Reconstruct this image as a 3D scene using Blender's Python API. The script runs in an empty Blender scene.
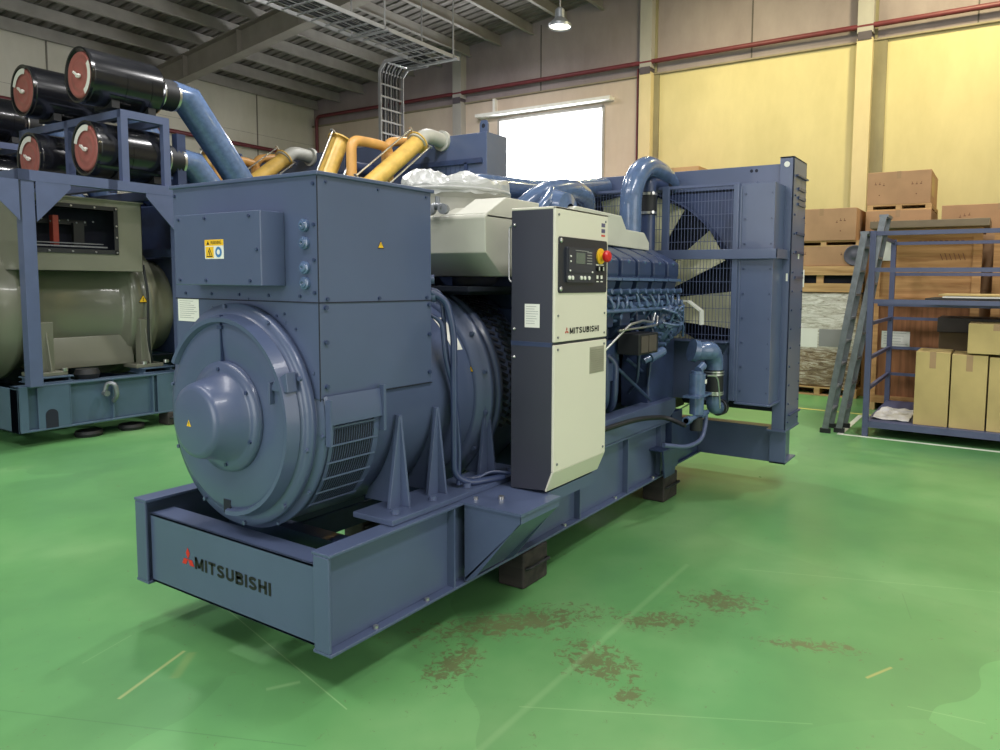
import bpy, math, random
from mathutils import Vector, Matrix
random.seed(7)
COL = bpy.context.scene.collection
PI = math.pi

# ------------------------------------------------------------------ materials
def srgb(r, g, b):
    f = lambda c: (c/12.92 if c <= 0.04045 else ((c+0.055)/1.055)**2.4)
    return (f(r/255), f(g/255), f(b/255), 1)

def nodes(name):
    m = bpy.data.materials.new(name); m.use_nodes = True
    nt = m.node_tree; nt.nodes.clear()
    out = nt.nodes.new('ShaderNodeOutputMaterial')
    b = nt.nodes.new('ShaderNodeBsdfPrincipled')
    nt.links.new(b.outputs[0], out.inputs[0])
    return m, nt, b

def N(nt, typ, **kw):
    n = nt.nodes.new(typ)
    for k, v in kw.items():
        if k.startswith('i_'):
            n.inputs[k[2:].replace('_', ' ')].default_value = v
        else:
            setattr(n, k, v)
    return n

def ramp(nt, fac, stops):
    r = nt.nodes.new('ShaderNodeValToRGB')
    while len(r.color_ramp.elements) < len(stops): r.color_ramp.elements.new(0.5)
    for e, (p, c) in zip(r.color_ramp.elements, stops):
        e.position = p; e.color = c
    nt.links.new(fac, r.inputs[0])
    return r

def mat(name, col, rough=0.5, metal=0.0, var=0.06, scale=6.0, bump=0.0, bscale=60.0, coat=0.0, emit=None, estr=1.0):
    m, nt, b = nodes(name)
    tc = N(nt, 'ShaderNodeTexCoord')
    nz = N(nt, 'ShaderNodeTexNoise', i_Scale=scale, i_Detail=4.0)
    nt.links.new(tc.outputs['Object'], nz.inputs['Vector'])
    lo = tuple(max(0, c*(1-var)) for c in col[:3])+(1,); hi = tuple(min(1, c*(1+var)) for c in col[:3])+(1,)
    r = ramp(nt, nz.outputs[0], [(0.35, lo), (0.65, hi)])
    nt.links.new(r.outputs[0], b.inputs['Base Color'])
    b.inputs['Roughness'].default_value = rough
    b.inputs['Metallic'].default_value = metal
    b.inputs['Coat Weight'].default_value = coat
    if bump:
        n2 = N(nt, 'ShaderNodeTexNoise', i_Scale=bscale, i_Detail=3.0)
        nt.links.new(tc.outputs['Object'], n2.inputs['Vector'])
        bp = N(nt, 'ShaderNodeBump', i_Strength=bump, i_Distance=0.02)
        nt.links.new(n2.outputs[0], bp.inputs['Height']); nt.links.new(bp.outputs[0], b.inputs['Normal'])
    if emit:
        b.inputs['Emission Color'].default_value = emit; b.inputs['Emission Strength'].default_value = estr
    return m

BLUE = mat('blue_paint', srgb(79, 91, 121), 0.32, var=0.04, scale=3, coat=0.15)
BLUE2 = mat('blue_engine_paint', srgb(50, 63, 96), 0.36, var=0.10, scale=9, coat=0.2)
BLUEP = mat('glossy_blue_pipe_paint', srgb(84, 104, 138), 0.22, var=0.12, scale=20, coat=0.4)
BLUED = mat('blue_rack_paint', srgb(82, 93, 126), 0.42, var=0.05)
BLUE3 = mat('slate_blue_base_paint', srgb(74, 94, 116), 0.42, var=0.06, scale=4)
OLIVE = mat('olive_grey_paint', srgb(112, 113, 100), 0.30, var=0.05, scale=2, coat=0.3)
BLACK = mat('black_rubber', srgb(26, 28, 32), 0.55, var=0.1)
BLACKG = mat('gloss_black_paint', srgb(20, 21, 26), 0.22, var=0.15, scale=8, coat=0.3)
DARK = mat('dark_recess', srgb(24, 30, 46), 0.8, var=0.1)
CHAR = mat('charcoal_cabinet_paint', srgb(52, 54, 66), 0.38, var=0.03)
CREAM = mat('cream_cabinet_paint', srgb(214, 210, 196), 0.40, var=0.015, scale=2)
BEIGE = mat('beige_housing_paint', srgb(196, 196, 184), 0.45, var=0.03)
STEEL = mat('bright_steel', srgb(200, 200, 200), 0.28, metal=0.9, var=0.08)
ALU = mat('aluminium', srgb(128, 132, 138), 0.42, metal=0.55, var=0.15, scale=14)
WHITE = mat('white_print', srgb(228, 228, 220), 0.6, var=0.02)
YEL = mat('yellow_print', srgb(240, 190, 40), 0.5, var=0.02)
RED = mat('red_plastic', srgb(200, 30, 34), 0.35, var=0.03)
REDP = mat('red_oxide_pipe', srgb(104, 42, 50), 0.5, var=0.1)
INK = mat('black_print', srgb(18, 18, 20), 0.6, var=0.02)
INKB = mat('blue_print', srgb(60, 120, 180), 0.5, var=0.02)
FANM = mat('pale_fan_plastic', srgb(186, 186, 150), 0.5, var=0.04)
YPIPE = mat('ochre_pipe_paint', srgb(206, 170, 88), 0.4, var=0.12, scale=9)
YPIPE2 = mat('orange_ochre_pipe_paint', srgb(200, 150, 84), 0.45, var=0.1)
GREYP = mat('pale_grey_elbow', srgb(176, 176, 168), 0.5, var=0.06)
CAPR = mat('salmon_red_cap', srgb(158, 94, 88), 0.42, var=0.08)
LCD = mat('lcd_glass', srgb(96, 104, 100), 0.2, var=0.02)
SCR = mat('dark_screen_panel', srgb(40, 42, 54), 0.3, var=0.03)
SHEET = mat('translucent_plastic_film', srgb(176, 178, 176), 0.3, var=0.08, scale=12)
TRAYM = mat('galvanised_tray', srgb(148, 148, 150), 0.45, metal=0.4, var=0.08)
COPPER = mat('red_busbar', srgb(150, 60, 50), 0.4, var=0.1)

def cardboard(name, c):
    m, nt, b = nodes(name)
    tc = N(nt, 'ShaderNodeTexCoord')
    nz = N(nt, 'ShaderNodeTexNoise', i_Scale=3.0, i_Detail=6.0)
    nt.links.new(tc.outputs['Object'], nz.inputs['Vector'])
    lo = tuple(x*0.86 for x in c[:3])+(1,); hi = tuple(min(1, x*1.08) for x in c[:3])+(1,)
    r = ramp(nt, nz.outputs[0], [(0.3, lo), (0.7, hi)])
    nt.links.new(r.outputs[0], b.inputs['Base Color']); b.inputs['Roughness'].default_value = 0.85
    return m
CARD = cardboard('cardboard_brown', srgb(176, 140, 104))
CARD2 = cardboard('cardboard_tan', srgb(188, 166, 112))
CARDD = cardboard('cardboard_dark', srgb(100, 84, 60))

def woodmat(name, c1, c2, axis='Y', sc=1.0):
    m, nt, b = nodes(name)
    tc = N(nt, 'ShaderNodeTexCoord'); mp = N(nt, 'ShaderNodeMapping')
    s = {'X': (0.6, 9, 9), 'Y': (9, 0.6, 9), 'Z': (9, 9, 0.6)}[axis]
    mp.inputs['Scale'].default_value = tuple(v*sc for v in s)
    nt.links.new(tc.outputs['Object'], mp.inputs['Vector'])
    nz = N(nt, 'ShaderNodeTexNoise', i_Scale=2.2, i_Detail=8.0, i_Distortion=0.6)
    nt.links.new(mp.outputs[0], nz.inputs['Vector'])
    r = ramp(nt, nz.outputs[0], [(0.3, c1), (0.7, c2)])
    nt.links.new(r.outputs[0], b.inputs['Base Color']); b.inputs['Roughness'].default_value = 0.75
    return m
WOOD = woodmat('pine_wood', srgb(160, 124, 78), srgb(206, 170, 118))
PLY = woodmat('plywood', srgb(160, 116, 70), srgb(196, 152, 100))
PLYD = woodmat('reddish_plywood', srgb(120, 78, 48), srgb(158, 106, 68), 'Z')
TIMBER = woodmat('dark_timber', srgb(28, 27, 30), srgb(62, 56, 54))

def wrapmat():
    m, nt, b = nodes('stretch_film_wrap')
    tc = N(nt, 'ShaderNodeTexCoord'); mp = N(nt, 'ShaderNodeMapping')
    mp.inputs['Scale'].default_value = (2, 1.2, 7); mp.inputs['Rotation'].default_value = (0.2, 0, 0)
    nt.links.new(tc.outputs['Object'], mp.inputs['Vector'])
    nz = N(nt, 'ShaderNodeTexNoise', i_Scale=3.0, i_Detail=9.0, i_Roughness=0.75, i_Distortion=1.2)
    nt.links.new(mp.outputs[0], nz.inputs['Vector'])
    r = ramp(nt, nz.outputs[0], [(0.35, srgb(130, 118, 98)), (0.47, srgb(196, 192, 178)), (0.6, srgb(236, 234, 226))])
    r2 = ramp(nt, nz.outputs[0], [(0.38, srgb(84, 66, 46)), (0.5, srgb(140, 118, 88)), (0.62, srgb(206, 198, 180))])
    sp = N(nt, 'ShaderNodeSeparateXYZ'); nt.links.new(tc.outputs['Object'], sp.inputs[0])
    zr = N(nt, 'ShaderNodeMapRange'); zr.inputs['From Min'].default_value = 0.52; zr.inputs['From Max'].default_value = 0.66; nt.links.new(sp.outputs[2], zr.inputs[0])
    mxx = N(nt, 'ShaderNodeMix'); mxx.data_type = 'RGBA'; nt.links.new(zr.outputs[0], mxx.inputs[0]); nt.links.new(r2.outputs[0], mxx.inputs[6]); nt.links.new(r.outputs[0], mxx.inputs[7])
    nt.links.new(mxx.outputs[2], b.inputs['Base Color']); b.inputs['Roughness'].default_value = 0.25
    bp = N(nt, 'ShaderNodeBump', i_Strength=0.8, i_Distance=0.03)
    nt.links.new(nz.outputs[0], bp.inputs['Height']); nt.links.new(bp.outputs[0], b.inputs['Normal'])
    return m
WRAP = wrapmat()

# floor: green epoxy, tonal patches, worn brown areas, scratches
def floormat():
    m, nt, b = nodes('green_epoxy_floor'); L = nt.links.new
    geo = N(nt, 'ShaderNodeNewGeometry'); pos = geo.outputs['Position']
    n1 = N(nt, 'ShaderNodeTexNoise', i_Scale=0.55, i_Detail=5.0, i_Roughness=0.6); L(pos, n1.inputs['Vector'])
    base = ramp(nt, n1.outputs[0], [(0.3, srgb(86, 138, 88)), (0.52, srgb(100, 156, 96)), (0.72, srgb(126, 172, 114))])
    # large voronoi patches: soft machine shadows painted into the floor tone
    vo = N(nt, 'ShaderNodeTexVoronoi', i_Scale=0.55); vo.feature = 'F1'
    nd = N(nt, 'ShaderNodeTexNoise', i_Scale=0.9); L(pos, nd.inputs['Vector'])
    ad = N(nt, 'ShaderNodeVectorMath'); ad.operation = 'ADD'; L(pos, ad.inputs[0]); L(nd.outputs['Color'], ad.inputs[1]); L(ad.outputs[0], vo.inputs['Vector'])
    sep = N(nt, 'ShaderNodeSeparateColor'); L(vo.outputs['Color'], sep.inputs[0])
    mr = N(nt, 'ShaderNodeMapRange'); mr.inputs['To Min'].default_value = 0.87; mr.inputs['To Max'].default_value = 1.10; L(sep.outputs[0], mr.inputs[0])
    hs = N(nt, 'ShaderNodeHueSaturation'); L(base.outputs[0], hs.inputs['Color']); L(mr.outputs[0], hs.inputs['Value'])
    cur = hs.outputs[0]
    def ell(cx, cy, rx, ry, rot):
        mp = N(nt, 'ShaderNodeMapping'); mp.vector_type = 'TEXTURE'
        mp.inputs['Location'].default_value = (cx, cy, 0); mp.inputs['Rotation'].default_value = (0, 0, rot); mp.inputs['Scale'].default_value = (rx, ry, 50)
        L(pos, mp.inputs['Vector'])
        ln = N(nt, 'ShaderNodeVectorMath'); ln.operation = 'LENGTH'; L(mp.outputs[0], ln.inputs[0])
        r = N(nt, 'ShaderNodeMapRange'); r.inputs['From Min'].default_value = 0.2; r.inputs['From Max'].default_value = 1.0
        r.inputs['To Min'].default_value = 1.0; r.inputs['To Max'].default_value = 0.0; L(ln.outputs['Value'], r.inputs[0])
        return r.outputs[0]
    msk = None
    for e in [(0.95, -0.18, 0.70, 0.22, -0.75), (0.50, -0.18, 0.32, 0.16, 0.2), (0.86, -0.70, 0.22, 0.34, -0.3), (1.35, -0.75, 0.30, 0.16, -1.0), (1.72, -0.95, 0.35, 0.2, -1.2), (0.70, -0.93, 0.10, 0.14, 0.3), (1.50, -1.45, 0.35, 0.09, -1.2)]:
        o = ell(*e)
        if msk is None: msk = o
        else:
            mx = N(nt, 'ShaderNodeMath'); mx.operation = 'MAXIMUM'; L(msk, mx.inputs[0]); L(o, mx.inputs[1]); msk = mx.outputs[0]
    n2 = N(nt, 'ShaderNodeTexNoise', i_Scale=24.0, i_Detail=8.0, i_Roughness=0.74, i_Distortion=0.9); L(pos, n2.inputs['Vector'])
    mu = N(nt, 'ShaderNodeMath'); mu.operation = 'MULTIPLY_ADD'; L(msk, mu.inputs[0]); mu.inputs[1].default_value = 0.205; L(n2.outputs[0], mu.inputs[2])
    wr = ramp(nt, mu.outputs[0], [(0.625, (0, 0, 0, 1)), (0.675, (.9, .9, .9, 1))])
    mx = N(nt, 'ShaderNodeMix'); mx.data_type = 'RGBA'; L(wr.outputs[0], mx.inputs[0]); L(cur, mx.inputs[6]); mx.inputs[7].default_value = srgb(100, 108, 72)
    cur = mx.outputs[2]
    # faint pale scratches / smears
    def line(x0, y0, x1, y1, w, st, col):
        nonlocal cur
        dx, dy = x1-x0, y1-y0; ln = math.hypot(dx, dy)
        mp = N(nt, 'ShaderNodeMapping'); mp.vector_type = 'TEXTURE'
        mp.inputs['Location'].default_value = ((x0+x1)/2, (y0+y1)/2, 0); mp.inputs['Rotation'].default_value = (0, 0, math.atan2(dy, dx)); mp.inputs['Scale'].default_value = (ln/2, w, 50)
        L(pos, mp.inputs['Vector'])
        s = N(nt, 'ShaderNodeSeparateXYZ'); L(mp.outputs[0], s.inputs[0])
        a = N(nt, 'ShaderNodeMath'); a.operation = 'ABSOLUTE'; L(s.outputs[0], a.inputs[0])
        c = N(nt, 'ShaderNodeMath'); c.operation = 'LESS_THAN'; L(a.outputs[0], c.inputs[0]); c.inputs[1].default_value = 1
        a2 = N(nt, 'ShaderNodeMath'); a2.operation = 'ABSOLUTE'; L(s.outputs[1], a2.inputs[0])
        r = N(nt, 'ShaderNodeMapRange'); r.inputs['From Min'].default_value = 0.3; r.inputs['To Min'].default_value = st; r.inputs['To Max'].default_value = 0; L(a2.outputs[0], r.inputs[0])
        mm = N(nt, 'ShaderNodeMath'); mm.operation = 'MULTIPLY'; L(c.outputs[0], mm.inputs[0]); L(r.outputs[0], mm.inputs[1])
        m3 = N(nt, 'ShaderNodeMath'); m3.operation = 'MULTIPLY'; L(mm.outputs[0], m3.inputs[0]); L(n1.outputs[0], m3.inputs[1]); 
        k = N(nt, 'ShaderNodeMix'); k.data_type = 'RGBA'; L(m3.outputs[0], k.inputs[0]); L(cur, k.inputs[6]); k.inputs[7].default_value = col
        cur = k.outputs[2]
    pale = srgb(170, 206, 150)
    line(-1.2, -0.64, 2.1, -0.62, 0.022, 0.26, pale)
    line(-0.40, 0.76, -0.05, 0.90, 0.012, 1.1, srgb(190, 190, 130))
    line(-0.20, 0.72, -0.04, 0.86, 0.03, 0.4, srgb(176, 176, 110))
    line(0.35, 1.35, 0.03, -0.05, 0.004, 0.9, pale)
    line(-0.05, 0.33, 0.06, 0.26, 0.016, 0.6, pale)
    line(-0.9, 1.6, -0.2, -0.1, 0.004, 0.7, srgb(60, 100, 60))
    line(1.35, -1.72, 1.50, -1.80, 0.010, 1.0, srgb(200, 180, 110))
    line(-0.4, 2.6, -1.0, 1.3, 0.010, 0.3, pale)
    line(2.9, -2.9, 2.2, -0.9, 0.006, 0.35, pale)
    line(0.4, -0.6, 0.9, -1.6, 0.004, 0.5, pale)
    for k in range(9):
        rr_ = random.Random(k+40); a = rr_.uniform(0, 6.28); cx, cy = rr_.uniform(-.6, 3.2), rr_.uniform(-2.6, 2.8); l_ = rr_.uniform(.15, .5)
        line(cx, cy, cx+l_*math.cos(a), cy+l_*math.sin(a), .004, .5, pale if k % 3 else srgb(70, 96, 62))
    L(cur, b.inputs['Base Color'])
    rr = N(nt, 'ShaderNodeMapRange'); rr.inputs['To Min'].default_value = 0.20; rr.inputs['To Max'].default_value = 0.42; L(n1.outputs[0], rr.inputs[0])
    L(rr.outputs[0], b.inputs['Roughness'])
    n3 = N(nt, 'ShaderNodeTexNoise', i_Scale=1.6, i_Detail=3.0); L(pos, n3.inputs['Vector'])
    bp = N(nt, 'ShaderNodeBump', i_Strength=0.12, i_Distance=0.05); L(n3.outputs[0], bp.inputs['Height']); L(bp.outputs[0], b.inputs['Normal'])
    return m
FLOOR = floormat()

def wallmat(name, c1, c2, c3=None):
    m, nt, b = nodes(name); L = nt.links.new
    geo = N(nt, 'ShaderNodeNewGeometry'); mp = N(nt, 'ShaderNodeMapping'); mp.inputs['Scale'].default_value = (1, 1, 0.45)
    L(geo.outputs['Position'], mp.inputs['Vector'])
    n1 = N(nt, 'ShaderNodeTexNoise', i_Scale=0.9, i_Detail=8.0, i_Roughness=0.65); L(mp.outputs[0], n1.inputs['Vector'])
    r = ramp(nt, n1.outputs[0], [(0.3, c1), (0.68, c2)])
    n2 = N(nt, 'ShaderNodeTexNoise', i_Scale=5.0, i_Detail=6.0); L(mp.outputs[0], n2.inputs['Vector'])
    mr = N(nt, 'ShaderNodeMapRange'); mr.inputs['To Min'].default_value = 0.94; mr.inputs['To Max'].default_value = 1.06; L(n2.outputs[0], mr.inputs[0])
    hs = N(nt, 'ShaderNodeHueSaturation'); L(r.outputs[0], hs.inputs['Color']); L(mr.outputs[0], hs.inputs['Value'])
    L(hs.outputs[0], b.inputs['Base Color']); b.inputs['Roughness'].default_value = 0.85
    return m
WUP = wallmat('grey_cement_wall', srgb(132, 120, 122), srgb(158, 146, 146))
WLOWY = wallmat('cream_yellow_wall', srgb(190, 178, 132), srgb(206, 193, 146))
WLOWP = wallmat('pinkish_beige_wall', srgb(186, 168, 152), srgb(204, 188, 172))
WLEFT = wallmat('pale_grey_block_wall', srgb(186, 182, 168), srgb(204, 200, 188))
PIL = wallmat('pilaster_plaster', srgb(196, 180, 140), srgb(212, 196, 156))
PILG = wallmat('grey_pilaster', srgb(150, 146, 142), srgb(172, 168, 162))

def roofmat():
    m, nt, b = nodes('dusty_metal_roof'); L = nt.links.new
    geo = N(nt, 'ShaderNodeNewGeometry'); mp = N(nt, 'ShaderNodeMapping'); mp.inputs['Scale'].default_value = (3.2, 0.5, 1)
    L(geo.outputs['Position'], mp.inputs['Vector'])
    n1 = N(nt, 'ShaderNodeTexNoise', i_Scale=2.0, i_Detail=6.0, i_Roughness=0.7); L(mp.outputs[0], n1.inputs['Vector'])
    r = ramp(nt, n1.outputs[0], [(0.32, srgb(92, 86, 80)), (0.55, srgb(130, 124, 120)), (0.72, srgb(170, 164, 160))])
    L(r.outputs[0], b.inputs['Base Color']); b.inputs['Roughness'].default_value = 0.6; b.inputs['Metallic'].default_value = 0.2
    return m
ROOF = roofmat()
PURL = mat('purlin_steel', srgb(150, 146, 140), 0.6, var=0.1, scale=3)
GIRD = mat('girder_steel', srgb(140, 134, 126), 0.6, var=0.08, scale=3)

# ------------------------------------------------------------------ mesh builder
class MB:
    def __init__(s): s.v = []; s.f = []; s.sm = []; s.mi = []
    def add(s, vs, fs, smooth=False, mi=0):
        o = len(s.v); s.v += [tuple(v) for v in vs]
        for f in fs: s.f.append([o+i for i in f]); s.sm.append(smooth); s.mi.append(mi)
        return s
    def box(s, x0, y0, z0, x1, y1, z1, mi=0):
        x0, x1 = min(x0, x1), max(x0, x1); y0, y1 = min(y0, y1), max(y0, y1); z0, z1 = min(z0, z1), max(z0, z1)
        vs = [(x0,y0,z0),(x1,y0,z0),(x1,y1,z0),(x0,y1,z0),(x0,y0,z1),(x1,y0,z1),(x1,y1,z1),(x0,y1,z1)]
        return s.add(vs, [(3,2,1,0),(4,5,6,7),(0,1,5,4),(1,2,6,5),(2,3,7,6),(3,0,4,7)], mi=mi)
    def hexa(s, vs, mi=0):
        return s.add(vs, [(3,2,1,0),(4,5,6,7),(0,1,5,4),(1,2,6,5),(2,3,7,6),(3,0,4,7)], mi=mi)
    def bar(s, p, q, w, h, up=(0,0,1), mi=0):
        p, q = Vector(p), Vector(q); d = (q-p).normalized(); u = Vector(up)
        r = d.cross(u)
        if r.length < 1e-4: r = d.cross(Vector((1,0,0)))
        r.normalize(); u = r.cross(d).normalized(); r *= w/2; u *= h/2
        vs = [p-r-u, p+r-u, q+r-u, q-r-u, p-r+u, p+r+u, q+r+u, q-r+u]
        return s.add(vs, [(3,2,1,0),(4,5,6,7),(0,1,5,4),(1,2,6,5),(2,3,7,6),(3,0,4,7)], mi=mi)
    def prism(s, pts, axis, a, b, mi=0, smooth=False):
        n = len(pts)
        def P(u, v, w):
            return {'X': (w, u, v), 'Y': (u, w, v), 'Z': (u, v, w)}[axis]
        ar = sum(pts[i][0]*pts[(i+1)%n][1]-pts[(i+1)%n][0]*pts[i][1] for i in range(n))
        if (ar < 0) != (axis == 'Y'): pts = pts[::-1]
        lo, hi = min(a, b), max(a, b)
        vs = [P(u, v, lo) for u, v in pts]+[P(u, v, hi) for u, v in pts]
        fs = [tuple(range(n))[::-1], tuple(range(n, 2*n))]
        for i in range(n): j = (i+1) % n; fs.append((i, j, n+j, n+i))
        o = len(s.v); s.v += vs
        for k, f in enumerate(fs): s.f.append([o+i for i in f]); s.sm.append(smooth and k > 1); s.mi.append(mi)
        return s
    def tube(s, path, r, seg=14, caps=True, mi=0):
        path = [Vector(p) for p in path]; n = len(path)
        if not isinstance(r, (list, tuple)): r = [r]*n
        tang = []
        for i in range(n):
            a = path[max(0, i-1)]; b = path[min(n-1, i+1)]; tang.append((b-a).normalized())
        t0 = tang[0]; u = t0.orthogonal().normalized(); rings = []; vs = []
        for i in range(n):
            t = tang[i]
            u = (u - t*u.dot(t)); 
            if u.length < 1e-6: u = t.orthogonal()
            u.normalize(); w = t.cross(u)
            for k in range(seg):
                a = 2*PI*k/seg; vs.append(path[i]+(u*math.cos(a)+w*math.sin(a))*r[i])
        fs = []
        for i in range(n-1):
            for k in range(seg):
                k2 = (k+1) % seg; fs.append((i*seg+k, i*seg+k2, (i+1)*seg+k2, (i+1)*seg+k))
        s.add(vs, fs, True, mi)
        if caps:
            s.add([vs[k] for k in range(seg)][::-1], [tuple(range(seg))], False, mi)
            s.add([vs[(n-1)*seg+k] for k in range(seg)], [tuple(range(seg))], False, mi)
        return s
    def cyl(s, p, q, r, seg=24, mi=0, r2=None):
        return s.tube([p, q], [r, r if r2 is None else r2], seg, True, mi)
    def lathe(s, prof, axis, c, seg=64, mi=0, hard=True, a0=0.0, a1=2*PI):
        # prof: list of (along, radius); axis 'X','Y','Z'; c: origin. Each segment gets own ring verts when hard
        full = abs(a1-a0-2*PI) < 1e-6; m = seg if full else seg+1
        def P(t, r, a):
            ca, sa = math.cos(a)*r, math.sin(a)*r
            if axis == 'X': return (c[0]+t, c[1]+ca, c[2]+sa)
            if axis == 'Y': return (c[0]+sa, c[1]+t, c[2]+ca)
            return (c[0]+ca, c[1]+sa, c[2]+t)
        for (t0, r0), (t1, r1) in zip(prof, prof[1:]):
            vs = [P(t0, r0, a0+(a1-a0)*k/seg) for k in range(m)]+[P(t1, r1, a0+(a1-a0)*k/seg) for k in range(m)]
            fs = []
            for k in range(seg):
                k2 = (k+1) % m
                fs.append((k, k2, m+k2, m+k))
            if not hard: pass
            s.add(vs, fs, True, mi)
        return s
    def disc(s, c, n, r, seg=24, mi=0):
        c = Vector(c); n = Vector(n).normalized(); u = n.orthogonal().normalized(); w = n.cross(u)
        return s.add([c+(u*math.cos(2*PI*k/seg)+w*math.sin(2*PI*k/seg))*r for k in range(seg)], [tuple(range(seg))], False, mi)
    def sphere(s, c, r, seg=12, rings=8, mi=0, sc=(1,1,1)):
        vs = []; fs = []
        for i in range(rings+1):
            th = PI*i/rings
            for k in range(seg):
                a = 2*PI*k/seg
                vs.append((c[0]+r*sc[0]*math.sin(th)*math.cos(a), c[1]+r*sc[1]*math.sin(th)*math.sin(a), c[2]+r*sc[2]*math.cos(th)))
        for i in range(rings):
            for k in range(seg):
                k2 = (k+1) % seg; fs.append((i*seg+k, (i+1)*seg+k, (i+1)*seg+k2, i*seg+k2))
        return s.add(vs, fs, True, mi)
    def hexbolt(s, p, n, r=0.012, h=0.01, mi=0):
        p = Vector(p); n = Vector(n).normalized()
        return s.tube([p-n*0.002, p+n*h], r, 6, True, mi)
    def pieces(s):
        n = len(s.f); par = list(range(n))
        def find(a):
            while par[a] != a: par[a] = par[par[a]]; a = par[a]
            return a
        seen = {}
        for i, f in enumerate(s.f):
            for v in f:
                p = s.v[v]; k = (round(p[0], 4), round(p[1], 4), round(p[2], 4))
                if k in seen: par[find(i)] = find(seen[k])
                else: seen[k] = i
        g = {}
        for i in range(n): g.setdefault(find(i), []).append(i)
        G_ = list(g.values()); bb = []
        for q in G_:
            ps = [s.v[v] for i in q for v in s.f[i]]
            bb.append(([min(p[k] for p in ps)-.0015 for k in range(3)], [max(p[k] for p in ps)+.0015 for k in range(3)]))
        m = len(G_); par = list(range(m))
        for i in range(m):
            for j in range(i+1, m):
                if all(bb[i][0][k] <= bb[j][1][k] and bb[j][0][k] <= bb[i][1][k] for k in range(3)): par[find(i)] = find(j)
        h = {}
        for i in range(m): h.setdefault(find(i), []).extend(G_[i])
        return list(h.values())
    def build(s, name, mats, parent=None, bevel=0.0, weld=False, split=None):
        if split is None: split = parent is not None
        if split:
            ps = s.pieces()
            if len(ps) > 1:
                nm = name[:-2] if name.endswith('ches') else name[:-1] if name.endswith('s') and not name.endswith('ss') else name
                ps.sort(key=lambda q: -len(q)); first = None
                for q in ps:
                    mb = MB(); rm = {}
                    for i in q:
                        f = []
                        for v in s.f[i]:
                            if v not in rm: rm[v] = len(mb.v); mb.v.append(s.v[v])
                            f.append(rm[v])
                        mb.f.append(f); mb.sm.append(s.sm[i]); mb.mi.append(s.mi[i])
                    o = mb.build(nm, mats, parent, bevel, weld, False)
                    first = first or o
                return first
        if not isinstance(mats, (list, tuple)): mats = [mats]
        off = Vector((0,0,0)); p = parent
        while p is not None: off += p.location; p = p.parent
        me = bpy.data.meshes.new(name)
        me.from_pydata([(v[0]-off.x, v[1]-off.y, v[2]-off.z) for v in s.v], [], s.f)
        for m in mats: me.materials.append(m)
        for i, p in enumerate(me.polygons):
            p.use_smooth = s.sm[i]; p.material_index = s.mi[i]
        me.update()
        o = bpy.data.objects.new(name, me); COL.objects.link(o)
        if parent is not None: o.parent = parent
        if weld:
            w = o.modifiers.new('weld', 'WELD'); w.merge_threshold = 0.0004
        if bevel:
            bv = o.modifiers.new('bevel', 'BEVEL'); bv.width = bevel; bv.segments = 2; bv.limit_method = 'ANGLE'; bv.angle_limit = math.radians(24)
            for p in me.polygons: p.use_smooth = True
            sm = o.modifiers.new('wn', 'WEIGHTED_NORMAL'); sm.keep_sharp = True
        return o

def tag(o, label, cat=None, group=None, kind=None):
    if label: o['label'] = label
    if cat: o['category'] = cat
    if group: o['group'] = group
    if kind: o['kind'] = kind
    return o
def thing(name, loc, label, cat, group=None):
    o = bpy.data.objects.new(name, None); o.empty_display_size = 0.2; COL.objects.link(o); o.location = loc
    return tag(o, label, cat, group)
def struct(name, mb, m, **k):
    o = mb.build(name, m, **k); o['kind'] = 'structure'; return o
def kids(o): return [c for c in bpy.data.objects if c.parent == o]
def copy_tree(o, loc=None, parent=None):
    c = o.copy(); COL.objects.link(c)
    if parent is not None: c.parent = parent
    for ch in kids(o): copy_tree(ch, None, c)
    if loc is not None: c.location = loc
    return c

def fillet(pts, r=0.06, n=5):
    pts = [Vector(p) for p in pts]; out = [pts[0]]
    for i in range(1, len(pts)-1):
        a, b, c = pts[i-1], pts[i], pts[i+1]
        d1 = (a-b); d2 = (c-b); rr = min(r, d1.length*0.49, d2.length*0.49)
        p = b+d1.normalized()*rr; q = b+d2.normalized()*rr
        for k in range(n+1):
            t = k/n; out.append(p*(1-t)**2+b*2*t*(1-t)+q*t*t)
    out.append(pts[-1]); return out

def text(name, body, origin, right, up, height, m, parent, width=None, bold=0.0, extr=0.0006):
    cu = bpy.data.curves.new(name, 'FONT'); cu.body = body; cu.size = 1.0; cu.offset = bold; cu.resolution_u = 3
    tmp = bpy.data.objects.new('tmp_text', cu); COL.objects.link(tmp)
    bpy.context.view_layer.update()
    dg = bpy.context.evaluated_depsgraph_get()
    me = bpy.data.meshes.new_from_object(tmp.evaluated_get(dg))
    bpy.data.objects.remove(tmp)
    xs = [v.co.x for v in me.vertices]; ys = [v.co.y for v in me.vertices]
    x0, x1, y0, y1 = min(xs), max(xs), min(ys), max(ys)
    sy = height/(y1-y0); sx = (width/(x1-x0)) if width else sy
    R, U = Vector(right), Vector(up); O = Vector(origin); n = R.cross(U)
    off = Vector((0,0,0)); p = parent
    while p is not None: off += p.location; p = p.parent
    for v in me.vertices:
        v.co = O + R*((v.co.x-x0)*sx) + U*((v.co.y-y0)*sy) + n*extr - off
    me.name = name
    me.materials.clear(); me.materials.append(m)
    for p in me.polygons: p.material_index = 0
    o = bpy.data.objects.new(name, me); COL.objects.link(o); o.parent = parent
    return o

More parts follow.
